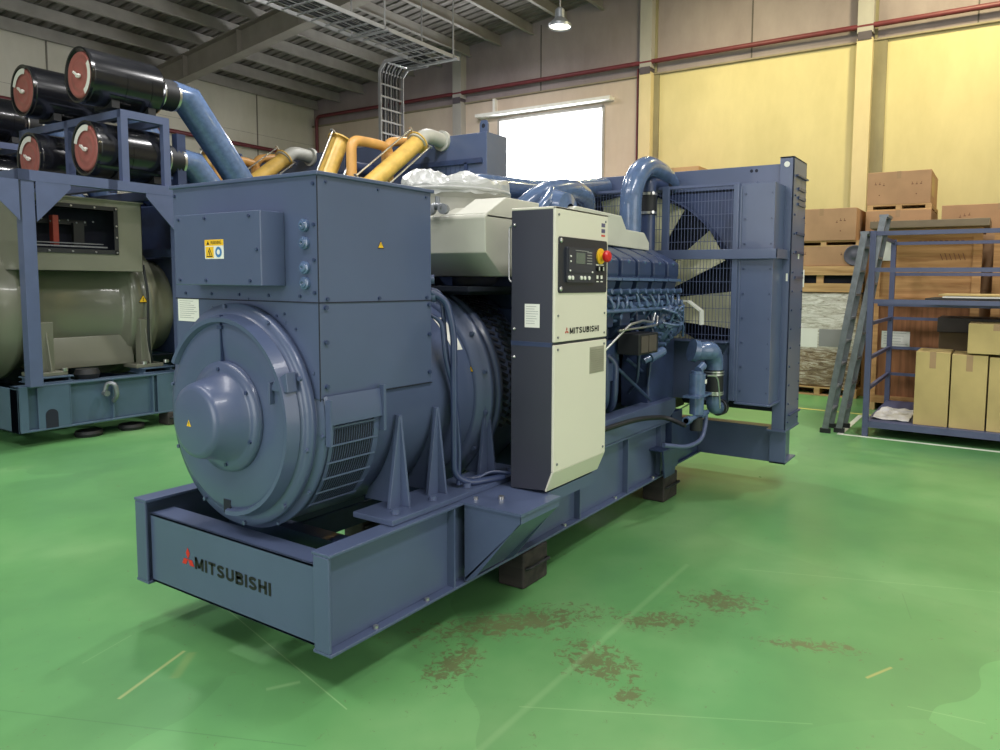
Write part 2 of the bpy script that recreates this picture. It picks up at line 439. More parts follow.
def stroke_text(name, body, origin, right, up, height, width, m, parent, th=.24, extr=.0008):
    # heavy sans capitals drawn as thick strokes on a unit-high grid
    def arc(cx, cy, rx, ry, a0, a1, n=7): return [(cx+rx*math.cos(math.radians(a0+(a1-a0)*k/n)), cy+ry*math.sin(math.radians(a0+(a1-a0)*k/n))) for k in range(n+1)]
    h = th/2
    L_ = {'M': (1.0, [[(h, 0), (h, 1)], [(1-h, 0), (1-h, 1)], [(h, .93), (.5, .15)], [(.5, .15), (1-h, .93)]]),
          'I': (th, [[(h, 0), (h, 1)]]),
          'T': (.78, [[(0, 1-h), (.78, 1-h)], [(.39, 0), (.39, 1-h)]]),
          'S': (.80, [arc(.42, .745, .30, .145, 20, 180)+arc(.42, .745, .30, .24, 180, 225, 3)+[(.55, .45)]+arc(.38, .255, .30, .145, 35, -180)]),
          'U': (.84, [[(h, 1), (h, .32)]+arc(.42, .32, .42-h, .32-h, 180, 360)+[(.84-h, .32), (.84-h, 1)]]),
          'B': (.82, [[(h, 0), (h, 1)], [(h, 1-h), (.48, 1-h)]+arc(.48, .75, .22, .13, 90, -90)+[(h, .53)], [(h, .53), (.50, .53)]+arc(.50, .325, .22, .205, 90, -90)+[(h, h)]]),
          'H': (.84, [[(h, 0), (h, 1)], [(.84-h, 0), (.84-h, 1)], [(h, .5), (.84-h, .5)]])}
    tot = sum(L_[c][0] for c in body)+.17*(len(body)-1); sx = width/tot; sy = height
    O, R, U = Vector(origin), Vector(right), Vector(up); nn = R.cross(U); mb = MB(); x = 0
    for c in body:
        w, st = L_[c]
        for pl in st:
            n = len(pl); off = []
            for i in range(n):
                a = pl[max(0, i-1)]; b = pl[min(n-1, i+1)]; dx, dy = b[0]-a[0], b[1]-a[1]; l = math.hypot(dx, dy) or 1
                off.append((-dy/l*h, dx/l*h))
            vs = []
            for (px, py), (ox, oy) in zip(pl, off):
                for s_ in (1, -1): vs.append(O+R*((x+px+s_*ox)*sx)+U*((py+s_*oy)*sy)+nn*extr)
            mb.add(vs, [(2*i, 2*i+1, 2*i+3, 2*i+2) for i in range(n-1)])
        x += w+.17
    return mb.build(name, m, parent, split=False)

def diamonds(name, c, right, up, size, m, parent, n_off=0.0008):
    C, R, U = Vector(c), Vector(right), Vector(up); n = R.cross(U)
    mb = MB(); a = size/2.0
    for ang in (90, 210, 330):
        d = (math.cos(math.radians(ang)), math.sin(math.radians(ang))); pr = (-d[1], d[0]); w = a*.2887
        pts = [(0, 0), (d[0]*a*.5+pr[0]*w, d[1]*a*.5+pr[1]*w), (d[0]*a, d[1]*a), (d[0]*a*.5-pr[0]*w, d[1]*a*.5-pr[1]*w)]
        mb.add([C+R*x+U*y+n*n_off for x, y in pts], [(3, 2, 1, 0)])
    return mb.build(name, m, parent, split=False)

def warn(parent, c, right, up, s=0.04, label='yellow warning triangle'):
    C, R, U = Vector(c), Vector(right), Vector(up); n = R.cross(U)
    mb = MB()
    def tri(k, e, mi):
        mb.add([C+R*(-k)*s+U*(-0.8*k)*s+n*e, C+R*k*s+U*(-0.8*k)*s+n*e, C+U*(1.0*k)*s+n*e], [(0, 1, 2)], mi=mi)
    tri(0.75, 0.0012, 0); tri(0.60, 0.0018, 1)
    mb.add([C+R*x*s+U*y*s+n*0.0024 for x, y in ((-.07, .25), (.07, .25), (.04, -.12), (-.04, -.12))], [(3, 2, 1, 0)], mi=0)
    mb.add([C+R*x*s+U*y*s+n*0.0024 for x, y in ((-.06, -.2), (.06, -.2), (.06, -.32), (-.06, -.32))], [(3, 2, 1, 0)], mi=0)
    return tag(mb.build('warning_sticker', [INK, YEL], parent, split=False), label)

def lines_sticker(name, parent, o, R, U, w, h, m, n=7, head=None):
    O, R, U = Vector(o), Vector(right_(R)), Vector(U); nn = R.cross(U); mb = MB()
    def q(x0, y0, x1, y1, e, mi): mb.add([O+R*x0+U*y0+nn*e, O+R*x1+U*y0+nn*e, O+R*x1+U*y1+nn*e, O+R*x0+U*y1+nn*e], [(0, 1, 2, 3)], mi=mi)
    q(0, 0, w, h, 0.001, 0)
    rnd = random.Random(len(name)+int(w*1000))
    for i in range(n):
        y = h*(0.9-0.82*i/n); q(w*0.08, y-h*0.018, w*rnd.uniform(0.6, 0.92), y, 0.0016, 1)
    return mb.build(name, [m, PRINT], parent, split=False)
def right_(r): return r
PRINT = mat('grey_print', srgb(140, 140, 140), 0.7, var=0.02)

# ------------------------------------------------------------------ the room
XB = 12.0; YL = 14.6; YR = -7.5; XF = -9.0
def roofz(y): return 6.60+(14.6-y)*0.1165
fl = MB(); fl.add([(XF, YR, 0), (XB+.4, YR, 0), (XB+.4, YL+.3, 0), (XF, YL+.3, 0)], [(0, 1, 2, 3)]); struct('floor', fl, FLOOR)

WY0, WY1, WZ0, WZ1 = 5.37, 8.15, 3.0, 5.42
wb = MB()
# lower yellow bays, lower pinkish bays (with the opening), upper grey bays - one wall
wb.box(XB, YR, 0, XB+.25, 4.3, 5.93, mi=1)
wb.box(XB, 4.3, 0, XB+.25, YL, WZ0, mi=2); wb.box(XB, 4.3, WZ0, XB+.25, WY0, WZ1, mi=2)
wb.box(XB, WY1, WZ0, XB+.25, YL, WZ1, mi=2); wb.box(XB, 4.3, WZ1, XB+.25, YL, 5.93, mi=2)
wb.prism([(YR, 5.93), (YL, 5.93), (YL, roofz(YL)+.1), (YR, roofz(YR)+.1)], 'X', XB+.02, XB+.25, mi=0)
struct('wall_back', wb, [WUP, WLOWY, WLOWP])
wl = MB(); wl.box(XF, YL, 0, XB+.3, YL+.25, roofz(YL)+.1)
for x in (-5.0, -1.6, 1.9, 5.42, 8.95):
    pass
struct('wall_left', wl, WLEFT)
wg = MB()
for x in (-5.0, -1.6, 1.9, 5.42, 10.2): wg.box(x, YL-.012, 0, x+.03, YL+.01, roofz(YL)+.02)
for k in range(3): wg.box(XF, YL-.003, 1.6+k*1.9, XB, YL+.01, 1.6+k*1.9+.006)
struct('trim_1', wg, mat('joint_grey', srgb(120, 116, 108), .9))  # plain grey for the panel joints of the left wall
wr = MB(); wr.box(XF, YR-.2, 0, XB+.3, YR, roofz(YR)+.1); struct('wall_right', wr, WLEFT)
wf = MB(); wf.prism([(YR, 0), (YL, 0), (YL, roofz(YL)+.1), (YR, roofz(YR)+.1)], 'X', XF-.2, XF); struct('wall_front', wf, WLEFT)

# corrugated roof
rf = MB(); x = XF; prof = []
while x < XB+.3:
    for dx, dz in ((0, 0), (.14, 0), (.16, .035), (.19, .035), (.21, 0)):
        prof.append((x+dx, dz))
    x += .21
vs = []; n = len(prof)
for (px, dz) in prof: vs.append((px, YR-.2, roofz(YR-.2)+dz))
for (px, dz) in prof: vs.append((px, YL+.25, roofz(YL+.25)+dz))
rf.add(vs, [(i, i+n, i+n+1, i+1) for i in range(n-1)])
struct('ceiling', rf, ROOF)
# purlins along X
pm = MB(); y = 14.45; k = 0
while y > YR:
    z = roofz(y)
    pm.box(XF, y-.012, z-.24, XB+.1, y+.012, z-.01); pm.box(XF, y-.07, z-.255, XB+.1, y+.012, z-.235); pm.box(XF, y-.01, z-.03, XB+.1, y+.07, z-.012)
    y -= .9
struct('trim_2', pm, PURL)
# rafter girders
def girder(x, num):
    g = MB()
    ya, yb = YL, YR; za, zb = roofz(ya)-.26, roofz(yb)-.26
    da, db = .5, .42
    g.add([(x-.006, ya, za), (x-.006, yb, zb), (x-.006, yb, zb-db), (x-.006, ya, za-da), (x+.006, ya, za), (x+.006, yb, zb), (x+.006, yb, zb-db), (x+.006, ya, za-da)],
          [(3, 2, 1, 0), (4, 5, 6, 7), (0, 1, 5, 4), (1, 2, 6, 5), (2, 3, 7, 6), (3, 0, 4, 7)])
    g.bar((x, ya, za), (x, yb, zb), .24, .02); g.bar((x, ya, za-da), (x, yb, zb-db), .24, .02)
    y = ya-1.3
    while y > yb:
        t = (ya-y)/(ya-yb); z = za+(zb-za)*t; d = da+(db-da)*t
        g.box(x-.11, y-.006, z-d+.01, x+.11, y+.006, z-.01); y -= 1.9
    struct(num, g, GIRD)
girder(7.6, 'trim_3'); girder(-2.2, 'trim_4')
# pilasters
pl = MB()
for i, y in enumerate((9.15, 4.2, 0.02, -4.6)):
    w = .26
    pl.box(XB-.18, y, 0, XB+.02, y+w, 5.93, mi=1 if i else 0); pl.box(XB-.18, y, 6.02, XB+.02, y+w, roofz(y)-.05, mi=0)
    pl.box(XB-.2, y+.02, 5.9, XB+.02, y+w-.02, 6.04, mi=2)
for y, a in ((4.08, 4.2), (-.2, .02), (-4.8, -4.6)):  # darker strip on the wall beside the pilaster, thin line above
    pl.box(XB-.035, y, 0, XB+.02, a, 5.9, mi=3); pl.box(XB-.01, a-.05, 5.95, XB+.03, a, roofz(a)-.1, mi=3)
struct('trim_5', pl, [PILG, PIL, mat('dark_bracket', srgb(84, 76, 84), .7), wallmat('dark_strip', srgb(112, 104, 84), srgb(150, 142, 110))])
lg = MB(); lg.box(XB-.06, YR, 5.9, XB+.02, YL, 5.93); struct('trim_6', lg, mat('ledge_grey', srgb(140, 130, 110), .8))
# expansion joints of the upper wall
ej = MB()
for y in (7.0, 2.2, -1.55, 11.5): ej.box(XB+.01, y-.012, 5.95, XB+.03, y+.012, roofz(y)-.1)
struct('trim_7', ej, mat('joint_dark', srgb(90, 84, 80), .9))
# window: steel frame + projecting sill band above
wn = MB()
for a in (WY0, WY1): wn.box(XB-.03, a-.03, WZ0, XB+.27, a+.03, WZ1)
wn.box(XB-.03, WY0, WZ0-.03, XB+.27, WY1, WZ0+.03); wn.box(XB-.03, WY0, WZ1-.03, XB+.27, WY1, WZ1+.03)
struct('window_1', wn, PILG)
wc = MB(); wc.box(XB-.22, WY0-.25, 5.50, XB+.02, WY1+.55, 5.57); wc.box(XB-.1, WY1+.05, 5.57, XB, WY1+.12, 5.9)
struct('trim_8', wc, mat('white_lintel', srgb(222, 220, 214), .6))

# red sprinkler pipes
def pipe_thing(name, path, r, m, label, cat, brackets=(), loc=None):
    t = thing(name, loc or path[0], label, cat)
    MB().tube(fillet(path, .15), r, 12).build('pipe', m, t)
    for (p, q) in brackets: MB().bar(p, q, .04, .04).build('bracket', m, t)
    return t
pipe_thing('sprinkler_pipe', [(11.86, YR+.1, 6.14), (11.86, 14.3, 6.14), (11.86, 14.3, 5.06)], .045, REDP,
    'long dark red sprinkler pipe running across the back wall', 'pipe',
    [((11.86, y+.1, 6.06), (11.97, y+.1, 6.0)) for y in (9.15, 4.2, .05)])
pipe_thing('sprinkler_pipe', [(11.7, 14.44, 5.03), (-8, 14.44, 5.12)], .05, REDP,
    'dark red sprinkler pipe along the pale left wall', 'pipe')
pipe_thing('drop_pipe', [(11.94, 4.55, 6.06), (11.94, 4.55, 2.4)], .02, REDP,
    'thin red drop pipe beside the pilaster right of the window', 'pipe')

# cable tray: horizontal ladder tray with a branch that bends and drops
def ladder_run(mb, a, b, wv, step=.25, h=.06, ch=None):
    a, b, wv = Vector(a), Vector(b), Vector(wv); d = b-a; n = max(1, int(d.length/step)); nn = d.normalized().cross(wv.normalized())
    for s in (a, a+wv): mb.bar(s, s+d, .02, h, up=nn)
    for i in range(n+1):
        p = a+d*(i/n) if n else a; mb.bar(p, p+wv, .03, .018, up=nn)
    for f in (.25, .5, .75):
        mb.bar(a+wv*f, a+wv*f+d, .008, .008, up=nn)
tray = thing('cable_tray', (3, 6.5, 5.5), 'galvanised ladder cable tray hung under the roof with a branch dropping behind the machines', 'cable tray')
m1 = MB(); ladder_run(m1, (-4, 6.15, 5.5), (8.15, 6.15, 5.5), (0, .72, 0)); m1.build('horizontal_tray', TRAYM, tray, split=False)
m1 = MB(); ladder_run(m1, (7.6, 6.87, 5.5), (7.6, 7.36, 5.5), (.56, 0, 0)); ladder_run(m1, (7.6, 7.36, 5.5), (7.6, 7.5, 5.36), (.56, 0, 0), .3)
m1.build('branch_tray', TRAYM, tray, split=False)
m1 = MB(); ladder_run(m1, (7.6, 7.5, 5.36), (7.6, 7.5, 4.08), (.56, 0, 0), .2); m1.build('drop_tray', TRAYM, tray, split=False)
m1 = MB()
rr = random.Random(3)
for i in range(7): xx = 7.66+i*.07; m1.tube(fillet([(xx, 6.6, 5.53), (xx, 7.42, 5.53), (xx, 7.53, 5.3), (xx, 7.53, 4.1)], .1), .02, 8)
for i in range(5): yy = 6.3+i*.1; m1.tube([(-3.9, yy, 5.53), (7.7, yy, 5.53)], .02, 8)
m1.build('cables', BLACK, tray)
for i, x in enumerate((-2.9, -.4, 2.1, 4.6, 6.4, 8.0)):
    h = MB()
    for y in (6.15, 6.87): h.bar((x, y, 5.46), (x, y, roofz(y)-.1), .02, .02, up=(1, 0, 0))
    h.bar((x, 6.05, 5.46), (x, 6.97, 5.46), .04, .03); h.build('hanger', TRAYM, tray, split=False)

# high-bay lamp
def highbay(loc, label, grp=None):
    t = thing('high_bay_lamp', loc, label, 'lamp', grp); x, y, z = loc
    m = MB(); m.lathe([(0.0, .2), (.05, .2), (.16, .09), (.30, .08), (.34, .03)], 'Z', (x, y, z), 28); m.build('lamp_shade', ALU, t)
    m = MB(); m.disc((x, y, z+.02), (0, 0, -1), .185, 28)
    m.build('lamp_glass', mat('lamp_glass', srgb(240, 235, 220), .3, emit=(1, .95, .85, 1), estr=1.2), t)
    m = MB(); m.tube([(x, y, z+.3), (x, y, roofz(y)-.2)], .012, 8); m.build('suspension_rod', TRAYM, t)
highbay((9.0, 4.62, 6.02), 'round high-bay lamp hanging from the roof above the window')

# ------------------------------------------------------------------ main generator set
GC = .685          # centre line (Y)
G = thing('generator_set', (2.0, GC, .2), 'large blue generator set with cream control cabinet on the green floor in the foreground', 'generator')
base = MB()
def hrail(mb, y0, y1, x0, x1, z0=.2, z1=.608):
    yc = (y0+y1)/2
    mb.box(x0, y0, z0, x1, y1, z0+.014); mb.box(x0, y0, z1-.014, x1, y1, z1); mb.box(x0, yc-.006, z0+.014, x1, yc+.006, z1-.014)
hrail(base, 0, .103, 0, 3.28); 
base.build('side_rail', BLUE, G, bevel=.003)
b = MB(); hrail(b, 1.267, 1.37, 0, 3.28); b.build('side_rail', BLUE, G, bevel=.003)
for y0 in (.006, 1.273):
    b = MB(); b.box(-.001, y0, .214, .012, y0+.088, .594)
    b.build('rail_end_plate', BLUE, G, bevel=.004)
st = MB()
for x in (.73, 1.9, 2.55, 3.1): st.box(x, .005, .214, x+.01, .049, .594); st.box(x, .055, .214, x+.01, .1, .594); st.box(x, 1.27, .214, x+.01, 1.31, .594)
st.build('web_stiffeners', BLUE, G)
rb = MB()
for x in (.25, .56, 1.75, 2.4, 3.0):
    rb.hexbolt((x, .02, .214), (0, 0, 1), .012, .012)
rb.build('flange_bolts', STEEL, G)
ch = MB(); ch.box(.02, .103, .212, .03, 1.267, .545); ch.box(.02, .103, .53, .135, 1.267, .545); ch.box(.02, .103, .212, .135, 1.267, .226)
ec = ch.build('end_channel', BLUE, G, bevel=.003)
diamonds('emblem', (.0192, .966, .383), (0, -1, 0), (0, 0, 1), .108, RED, ec)
tag(stroke_text('lettering', 'MITSUBISHI', (.0192, .914, .350), (0, -1, 0), (0, 0, 1), .056, .535, INK, ec), 'black maker lettering')
cm = MB()
for x in (.42, 1.35, 2.3, 3.1): cm.box(x, .103, .26, x+.09, 1.267, .44)
cm.box(.03, .35, .24, 1.9, .37, .36); cm.box(.03, 1.0, .24, 1.9, 1.02, .36)
cm.build('cross_members', BLUE2, G)
er = MB()
for ya, yb in ((.0, .13), (1.24, 1.37)):
    er.prism([(1.66, .61), (3.20, .61), (3.36, .68), (3.36, .77), (1.66, .77)], 'Y', ya, yb)
er.build('engine_mount_rails', BLUE, G, bevel=.004)
# near posts at the rail end
ps = MB(); ps.prism([(3.3, .22), (3.42, .22), (3.5, .4), (3.5, .66), (3.3, .66)], 'Y', .0, .12); ps.box(3.5, .04, .2, 4.03, .1, .214); ps.box(3.5, .064, .2, 4.03, .076, .5)
ps.prism([(3.3, .22), (3.42, .22), (3.5, .4), (3.5, .66), (3.3, .66)], 'Y', 1.25, 1.37); ps.box(3.5, 1.27, .2, 4.03, 1.33, .5)
ps.prism([(3.02, .22), (3.2, .22), (3.26, .42), (2.98, .42)], 'Y', -.07, -.055); ps.box(2.98, -.07, .42, 3.26, .05, .432)
ps.build('rail_end_supports', BLUE2, G, bevel=.003)

# alternator
A = MB(); CX, CY, CZ = 0, GC, 1.065
prof = [(.052, .235), (.045, .30), (.040, .385), (.045, .40), (.062, .425), (.084, .44), (.088, .452), (.088, .483), (.118, .483), (.122, .470), (.135, .470), (.135, .507), (.165, .507), (.17, .5), (1.16, .5)]
A.lathe(prof, 'X', (CX, CY, CZ), 96)
al = A.build('alternator_body', BLUE, G, weld=True)
c = MB()
c.lathe([(.05, 0.0), (.05, .235)], 'X', (0, CY, CZ), 64)
c.lathe([(.05, .238), (.028, .236), (.024, .200), (.022, .186), (-.085, .158), (-.1, .150), (-.106, .128), (-.106, 0.0)], 'X', (0, CY, CZ), 64)
sc_ = c.build('shaft_cover', BLUE, al, weld=True)
warn(al, (-.1045, CY+.03, CZ-.01), (0, -1, 0), (0, 0, 1), .026)
m = MB()
for k in range(6):
    a = math.radians(25+60*k); m.hexbolt((.026, CY+.205*math.cos(a), CZ+.205*math.sin(a)), (-1, 0, 0), .009, .008)
m.build('cover_bolts', BLUE2, al)
m = MB()
for k in range(10):
    a = math.radians(12+36*k); m.hexbolt((.088, CY+.472*math.cos(a), CZ+.472*math.sin(a)), (-1, 0, 0), .010, .012)
for k in range(12):
    a = math.radians(5+30*k); m.hexbolt((.135, CY+.503*math.cos(a), CZ+.503*math.sin(a)), (-1, 0, 0), .008, .008)
m.build('flange_bolts', BLUE, al)
# raised rib ring with a gap + recess and slot, seam
m = MB()
def ringseg(a0, a1): m.lathe([(.044, .398), (.024, .406), (.022, .424), (.074, .438)], 'X', (0, CY, CZ), 48, a0=math.radians(a0), a1=math.radians(a1))
ringseg(150, 270); ringseg(30, 150)
m.build('dished_rim', BLUE, al)
m = MB()
a = math.radians(150)
def onface(r, a): return (CY+r*math.cos(a), CZ+r*math.sin(a))
hy, hz = onface(.415, math.radians(147.5))
# open lug on the right of the disc (camera right = smaller Y)
for (rr_, aa, w_, h_) in ((.41, math.radians(180-30), .03, .10),):
    yy, zz = onface(rr_, aa)
m.hexa([(.030, .26, 1.205), (.03, .375, 1.205), (.075, .375, 1.205), (.075, .26, 1.205), (.030, .27, 1.285), (.03, .34, 1.25), (.075, .34, 1.25), (.075, .27, 1.285)])
m.box(.02, .36, 1.15, .07, .372, 1.24)
m.build('vent_lug', BLUE, al, bevel=.003)
m = MB(); m.box(.038, CY-.018, .64, .075, CY+.03, .70, mi=0)
m.build('drain_slot', DARK, al)
m = MB(); m.box(.034, CY+.012, 1.30, .048, CY+.018, 1.50); m.box(.03, CY+.0, 1.44, .045, CY+.03, 1.455); m.build('cover_seam', BLUE2, al, split=False)
m = MB()
# side vent
v = MB(); v.lathe([(.17, .507), (.42, .507)], 'X', (0, CY, CZ), 16, a0=math.radians(183-0), a1=math.radians(226))
# (angle measured from +Y towards +Z; near side is 180 deg)
v.build('vent_opening', DARK, al)
v = MB()
def arcpt(a, r=.512): a = math.radians(a); return (CY+r*math.cos(a), CZ+r*math.sin(a))
for row in range(6):
    a = 181+row*8.6; y, z = arcpt(a)
    y2, z2 = arcpt(a+1.3); v.bar((.165, (y+y2)/2, (z+z2)/2), (.425, (y+y2)/2, (z+z2)/2), .005, .007, up=(0, 0, 1))
v.lathe([(.40, .512), (.43, .512)], 'X', (0, CY, CZ), 12, a0=math.radians(180), a1=math.radians(228)); v.lathe([(.16, .512), (.18, .512)], 'X', (0, CY, CZ), 12, a0=math.radians(180), a1=math.radians(228))
for i in range(17):
    x = .188+i*.0130
    pts = [(x, *arcpt(181+k*4.5, .510)) for k in range(11)]; v.tube(pts, .0016, 4)
v.build('vent_grille', BLUE, al, split=False)
h = MB(); h.lathe([(.14, .514), (.145, .53), (.44, .53), (.445, .514)], 'X', (0, CY, CZ), 10, a0=math.radians(167), a1=math.radians(180))
h.box(.14, .145, .98, .15, .175, 1.17); h.box(.43, .145, 1.0, .445, .172, 1.2)
h.build('vent_hood', BLUE, al)
warn(al, (.275, .170, 1.135), (1, 0, 0), (0, 0, 1), .03)
# bands, drive-end ring and vented adapter
m = MB(); m.lathe([(1.10, .5), (1.10, .53), (1.16, .535), (1.16, .565), (1.20, .565), (1.20, .555), (1.23, .555), (1.23, .565), (1.27, .565), (1.27, .53), (1.60, .53)], 'X', (0, CY, CZ), 96)
ad = m.build('drive_end_housing', BLUE, G, weld=True)
m = MB()
for k in range(26):
    a = math.radians(90+k*4.4)
    for x0, x1 in ((1.30, 1.36), (1.385, 1.445), (1.47, 1.53)):
        r0 = .534; y, z = CY+r0*math.cos(a), CZ+r0*math.sin(a); y2, z2 = CY+r0*math.cos(a+.05), CZ+r0*math.sin(a+.05)
        nrm = Vector((0, math.cos(a+.025), math.sin(a+.025)))
        m.bar((x0, y, z), (x1, (y2), (z2)), .018, .004, up=nrm)
m.build('adapter_vent_slots', DARK, ad, split=False)
m = MB()
for k in range(16):
    a = math.radians(10+22.5*k); m.hexbolt((1.155, CY+.549*math.cos(a), CZ+.549*math.sin(a)), (-1, 0, 0), .012, .014)
m.build('housing_bolts', BLUE, ad)
warn(ad, (1.098, .2, 1.20), (0, -1, 0), (0, 0, 1), .024)
m = MB(); m.lathe([(1.0, .503), (1.08, .503)], 'X', (0, CY, CZ), 10, a0=math.radians(128), a1=math.radians(152)); tag(m.build('rating_plate', WHITE, ad), 'white rating plate')
# feet
m = MB()
for y0, y1 in ((.03, .27), (1.10, 1.34)): m.box(.36, y0, .61, 1.40, y1, .635)
m.build('foot_pads', BLUE, al, bevel=.003)
for sgn, yy in ((1, .16), (-1, 1.21)):
    m = MB()
    for x in (.54, .79, 1.18):
        m.prism([(x-.075, .635), (x+.02, .635), (x+.012, 1.04), (x-.012, 1.05)], 'Y', yy-.01, yy+.01)
        m.prism([(yy-.06*sgn, .635), (yy+.22*sgn, .635), (yy+.03*sgn, 1.05), (yy-.01*sgn, 1.05)], 'X', x-.006, x+.006)
    m.build('foot_gussets', BLUE, al, bevel=.002)
m = MB()
for x in (.44, .68, .93, 1.3): m.hexbolt((x, .09, .635), (0, 0, 1), .022, .02); m.disc((x, .09, .6365), (0, 0, 1), .03)
m.build('foot_bolts', BLUE, al)

# terminal box on top of the alternator
t = MB(); t.box(.13, .187, 1.17, .785, 1.183, 2.075)
tb = t.build('terminal_box', BLUE, G, bevel=.004)
m = MB(); m.box(.118, .175, 2.062, .797, 1.195, 2.078); m.build('box_lid', BLUE, tb, bevel=.003)
m = MB(); m.box(.127, .19, 1.558, .13, 1.18, 1.563); m.box(.13, .184, 1.558, .785, .187, 1.563); m.box(.127, .187, 1.163, .131, .190, 2.06)
m.box(.14, .184, 1.166, .785, .19, 1.17)
m.build('panel_seams', DARK, tb, split=False)
m = MB()
for z in (2.03, 1.87, 1.73, 1.60): m.hexbolt((.13, .212, z), (-1, 0, 0), .008, .006)
for z in (2.03, 1.75): m.hexbolt((.13, 1.165, z), (-1, 0, 0), .008, .006)
for y in (.3, .5, .7, .9, 1.1): m.hexbolt((.13, y, 1.585), (-1, 0, 0), .007, .006)
for x in (.17, .45, .75): m.hexbolt((x, .187, 1.575), (0, -1, 0), .008, .008); m.hexbolt((x, .187, 2.04), (0, -1, 0), .006, .006)
for z in (1.54, 1.40, 1.22): m.hexbolt((.16, .187, z), (0, -1, 0), .010, .010); m.hexbolt((.765, .187, z), (0, -1, 0), .010, .010)
for y, z in ((.45, 1.50), (.40, 1.51), (.33, 1.45)): m.hexbolt((.13, y, z), (-1, 0, 0), .006, .004)
m.build('box_screws', BLUE2, tb)
m = MB()
for z in (1.868, 1.798, 1.700, 1.638):
    m.lathe([(0, .026), (-.012, .026), (-.014, .020), (-.020, .018), (-.022, .008), (-.010, .0)], 'X', (.13, .263, z), 20)
m.build('cable_plugs', BLUEP, tb)
warn(tb, (.462, .1865, 1.805), (1, 0, 0), (0, 0, 1), .025)
lines_sticker('data_label', tb, (.1295, 1.165, 1.455), (0, -1, 0), (0, 0, 1), .165, .105, WHITE, 9)
# junction cover on its front
m = MB(); m.box(.018, .39, 1.625, .13, .99, 1.925)
jc = m.build('junction_cover', BLUE, G, bevel=.004)
m = MB()
for y in (.46, .76, .95):
    for z in (1.645, 1.905): m.hexbolt((.018, y, z), (-1, 0, 0), .007, .006)
m.hexbolt((.018, .415, 1.77), (-1, 0, 0), .007, .006)
m.build('cover_screws', BLUE2, jc)
m = MB(); px, py, pz = .0168, .762, 1.735
m.box(px, py-.13, pz, px+.001, py, pz+.080, mi=0); m.box(px-.0006, py-.13, pz+.055, px, py, pz+.080, mi=1)
m.box(px-.0008, py-.062, pz+.004, px-.0002, py-.006, pz+.051, mi=1)
m.disc((px-.001, py-.096, pz+.028), (-1, 0, 0), .022, 20, mi=2); m.disc((px-.0014, py-.096, pz+.028), (-1, 0, 0), .011, 16, mi=0)
m.add([(px-.0012, py-.012, pz+.008), (px-.0012, py-.056, pz+.008), (px-.0012, py-.034, pz+.048)], [(0, 1, 2)], mi=3)
m.add([(px-.0016, py-.018, pz+.012), (px-.0016, py-.050, pz+.012), (px-.0016, py-.034, pz+.041)], [(0, 1, 2)], mi=1)
m.bar((px-.0018, py-.030, pz+.036), (px-.0018, py-.038, pz+.014), .005, .001, up=(1, 0, 0), mi=3)
m.add([(px-.001, py-.014, pz+.059), (px-.001, py-.034, pz+.059), (px-.001, py-.024, pz+.076)], [(0, 1, 2)], mi=3)
jl = m.build('danger_label', [WHITE, YEL, INKB, INK], jc, split=False)
jt = text('danger_label_lettering', 'WARNING', (px-.0008, py-.042, pz+.0605), (0, -1, 0), (0, 0, 1), .014, INK, jc, width=.075)

# conduits down from the terminal box
cb = MB()
cb.tube(fillet([(.79, .20, 1.60), (.85, .15, 1.56), (.88, .13, 1.40), (.88, .13, .70), (.95, .09, .65), (1.14, .02, .65)], .06), .017, 12)
cb.tube(fillet([(.79, .22, 1.50), (.84, .17, 1.46), (.85, .16, 1.28), (.90, .14, 1.10), (.91, .12, .80), (.90, .12, .65)], .06), .011, 10)
cb.tube(fillet([(.79, .24, 1.62), (.86, .19, 1.60), (.87, .17, 1.3), (.93, .15, 1.0), (.93, .14, .66)], .06), .011, 10)
for i in range(4): cb.tube(fillet([(1.0, .10+.02*i, .650), (1.08, .06+.015*i, .69-.01*i), (1.2, -.05+.02*i, .66)], .05), .008, 8)
cb.build('conduits', BLUE2, G)
m = MB(); m.cyl((.785, .24, 1.58), (.82, .19, 1.58), .03, 14); m.cyl((.785, .24, 1.66), (.82, .2, 1.66), .022, 14); m.build('cable_glands', BLUE, G)

# control cabinet bracket
k = MB()
k.prism([(0.0, .608), (-.325, .608), (-.325, .565), (-.30, .54), (-.06, .25), (0, .22)], 'X', .80, .806)
k.prism([(0.0, .608), (-.325, .608), (-.325, .565), (-.30, .54), (-.06, .25), (0, .22)], 'X', 1.12, 1.126)
k.box(.79, -.335, .598, 1.13, .05, .610)
k.hexa([(.80, -.31, .545), (1.126, -.31, .545), (1.126, -.003, .225), (.80, -.003, .225), (.80, -.325, .56), (1.126, -.325, .56), (1.126, -.003, .24), (.80, -.003, .24)])
k.box(.80, -.327, .56, 1.126, -.322, .60)
k.box(1.126, -.25, .55, 1.60, .0, .61)
k.build('cabinet_bracket', BLUE, G, bevel=.002)
m = MB(); m.hexbolt((.93, -.12, .61), (0, 0, 1), .016, .016); m.hexbolt((.86, -.02, .61), (0, 0, 1), .012, .012); m.build('bracket_bolts', STEEL, G)

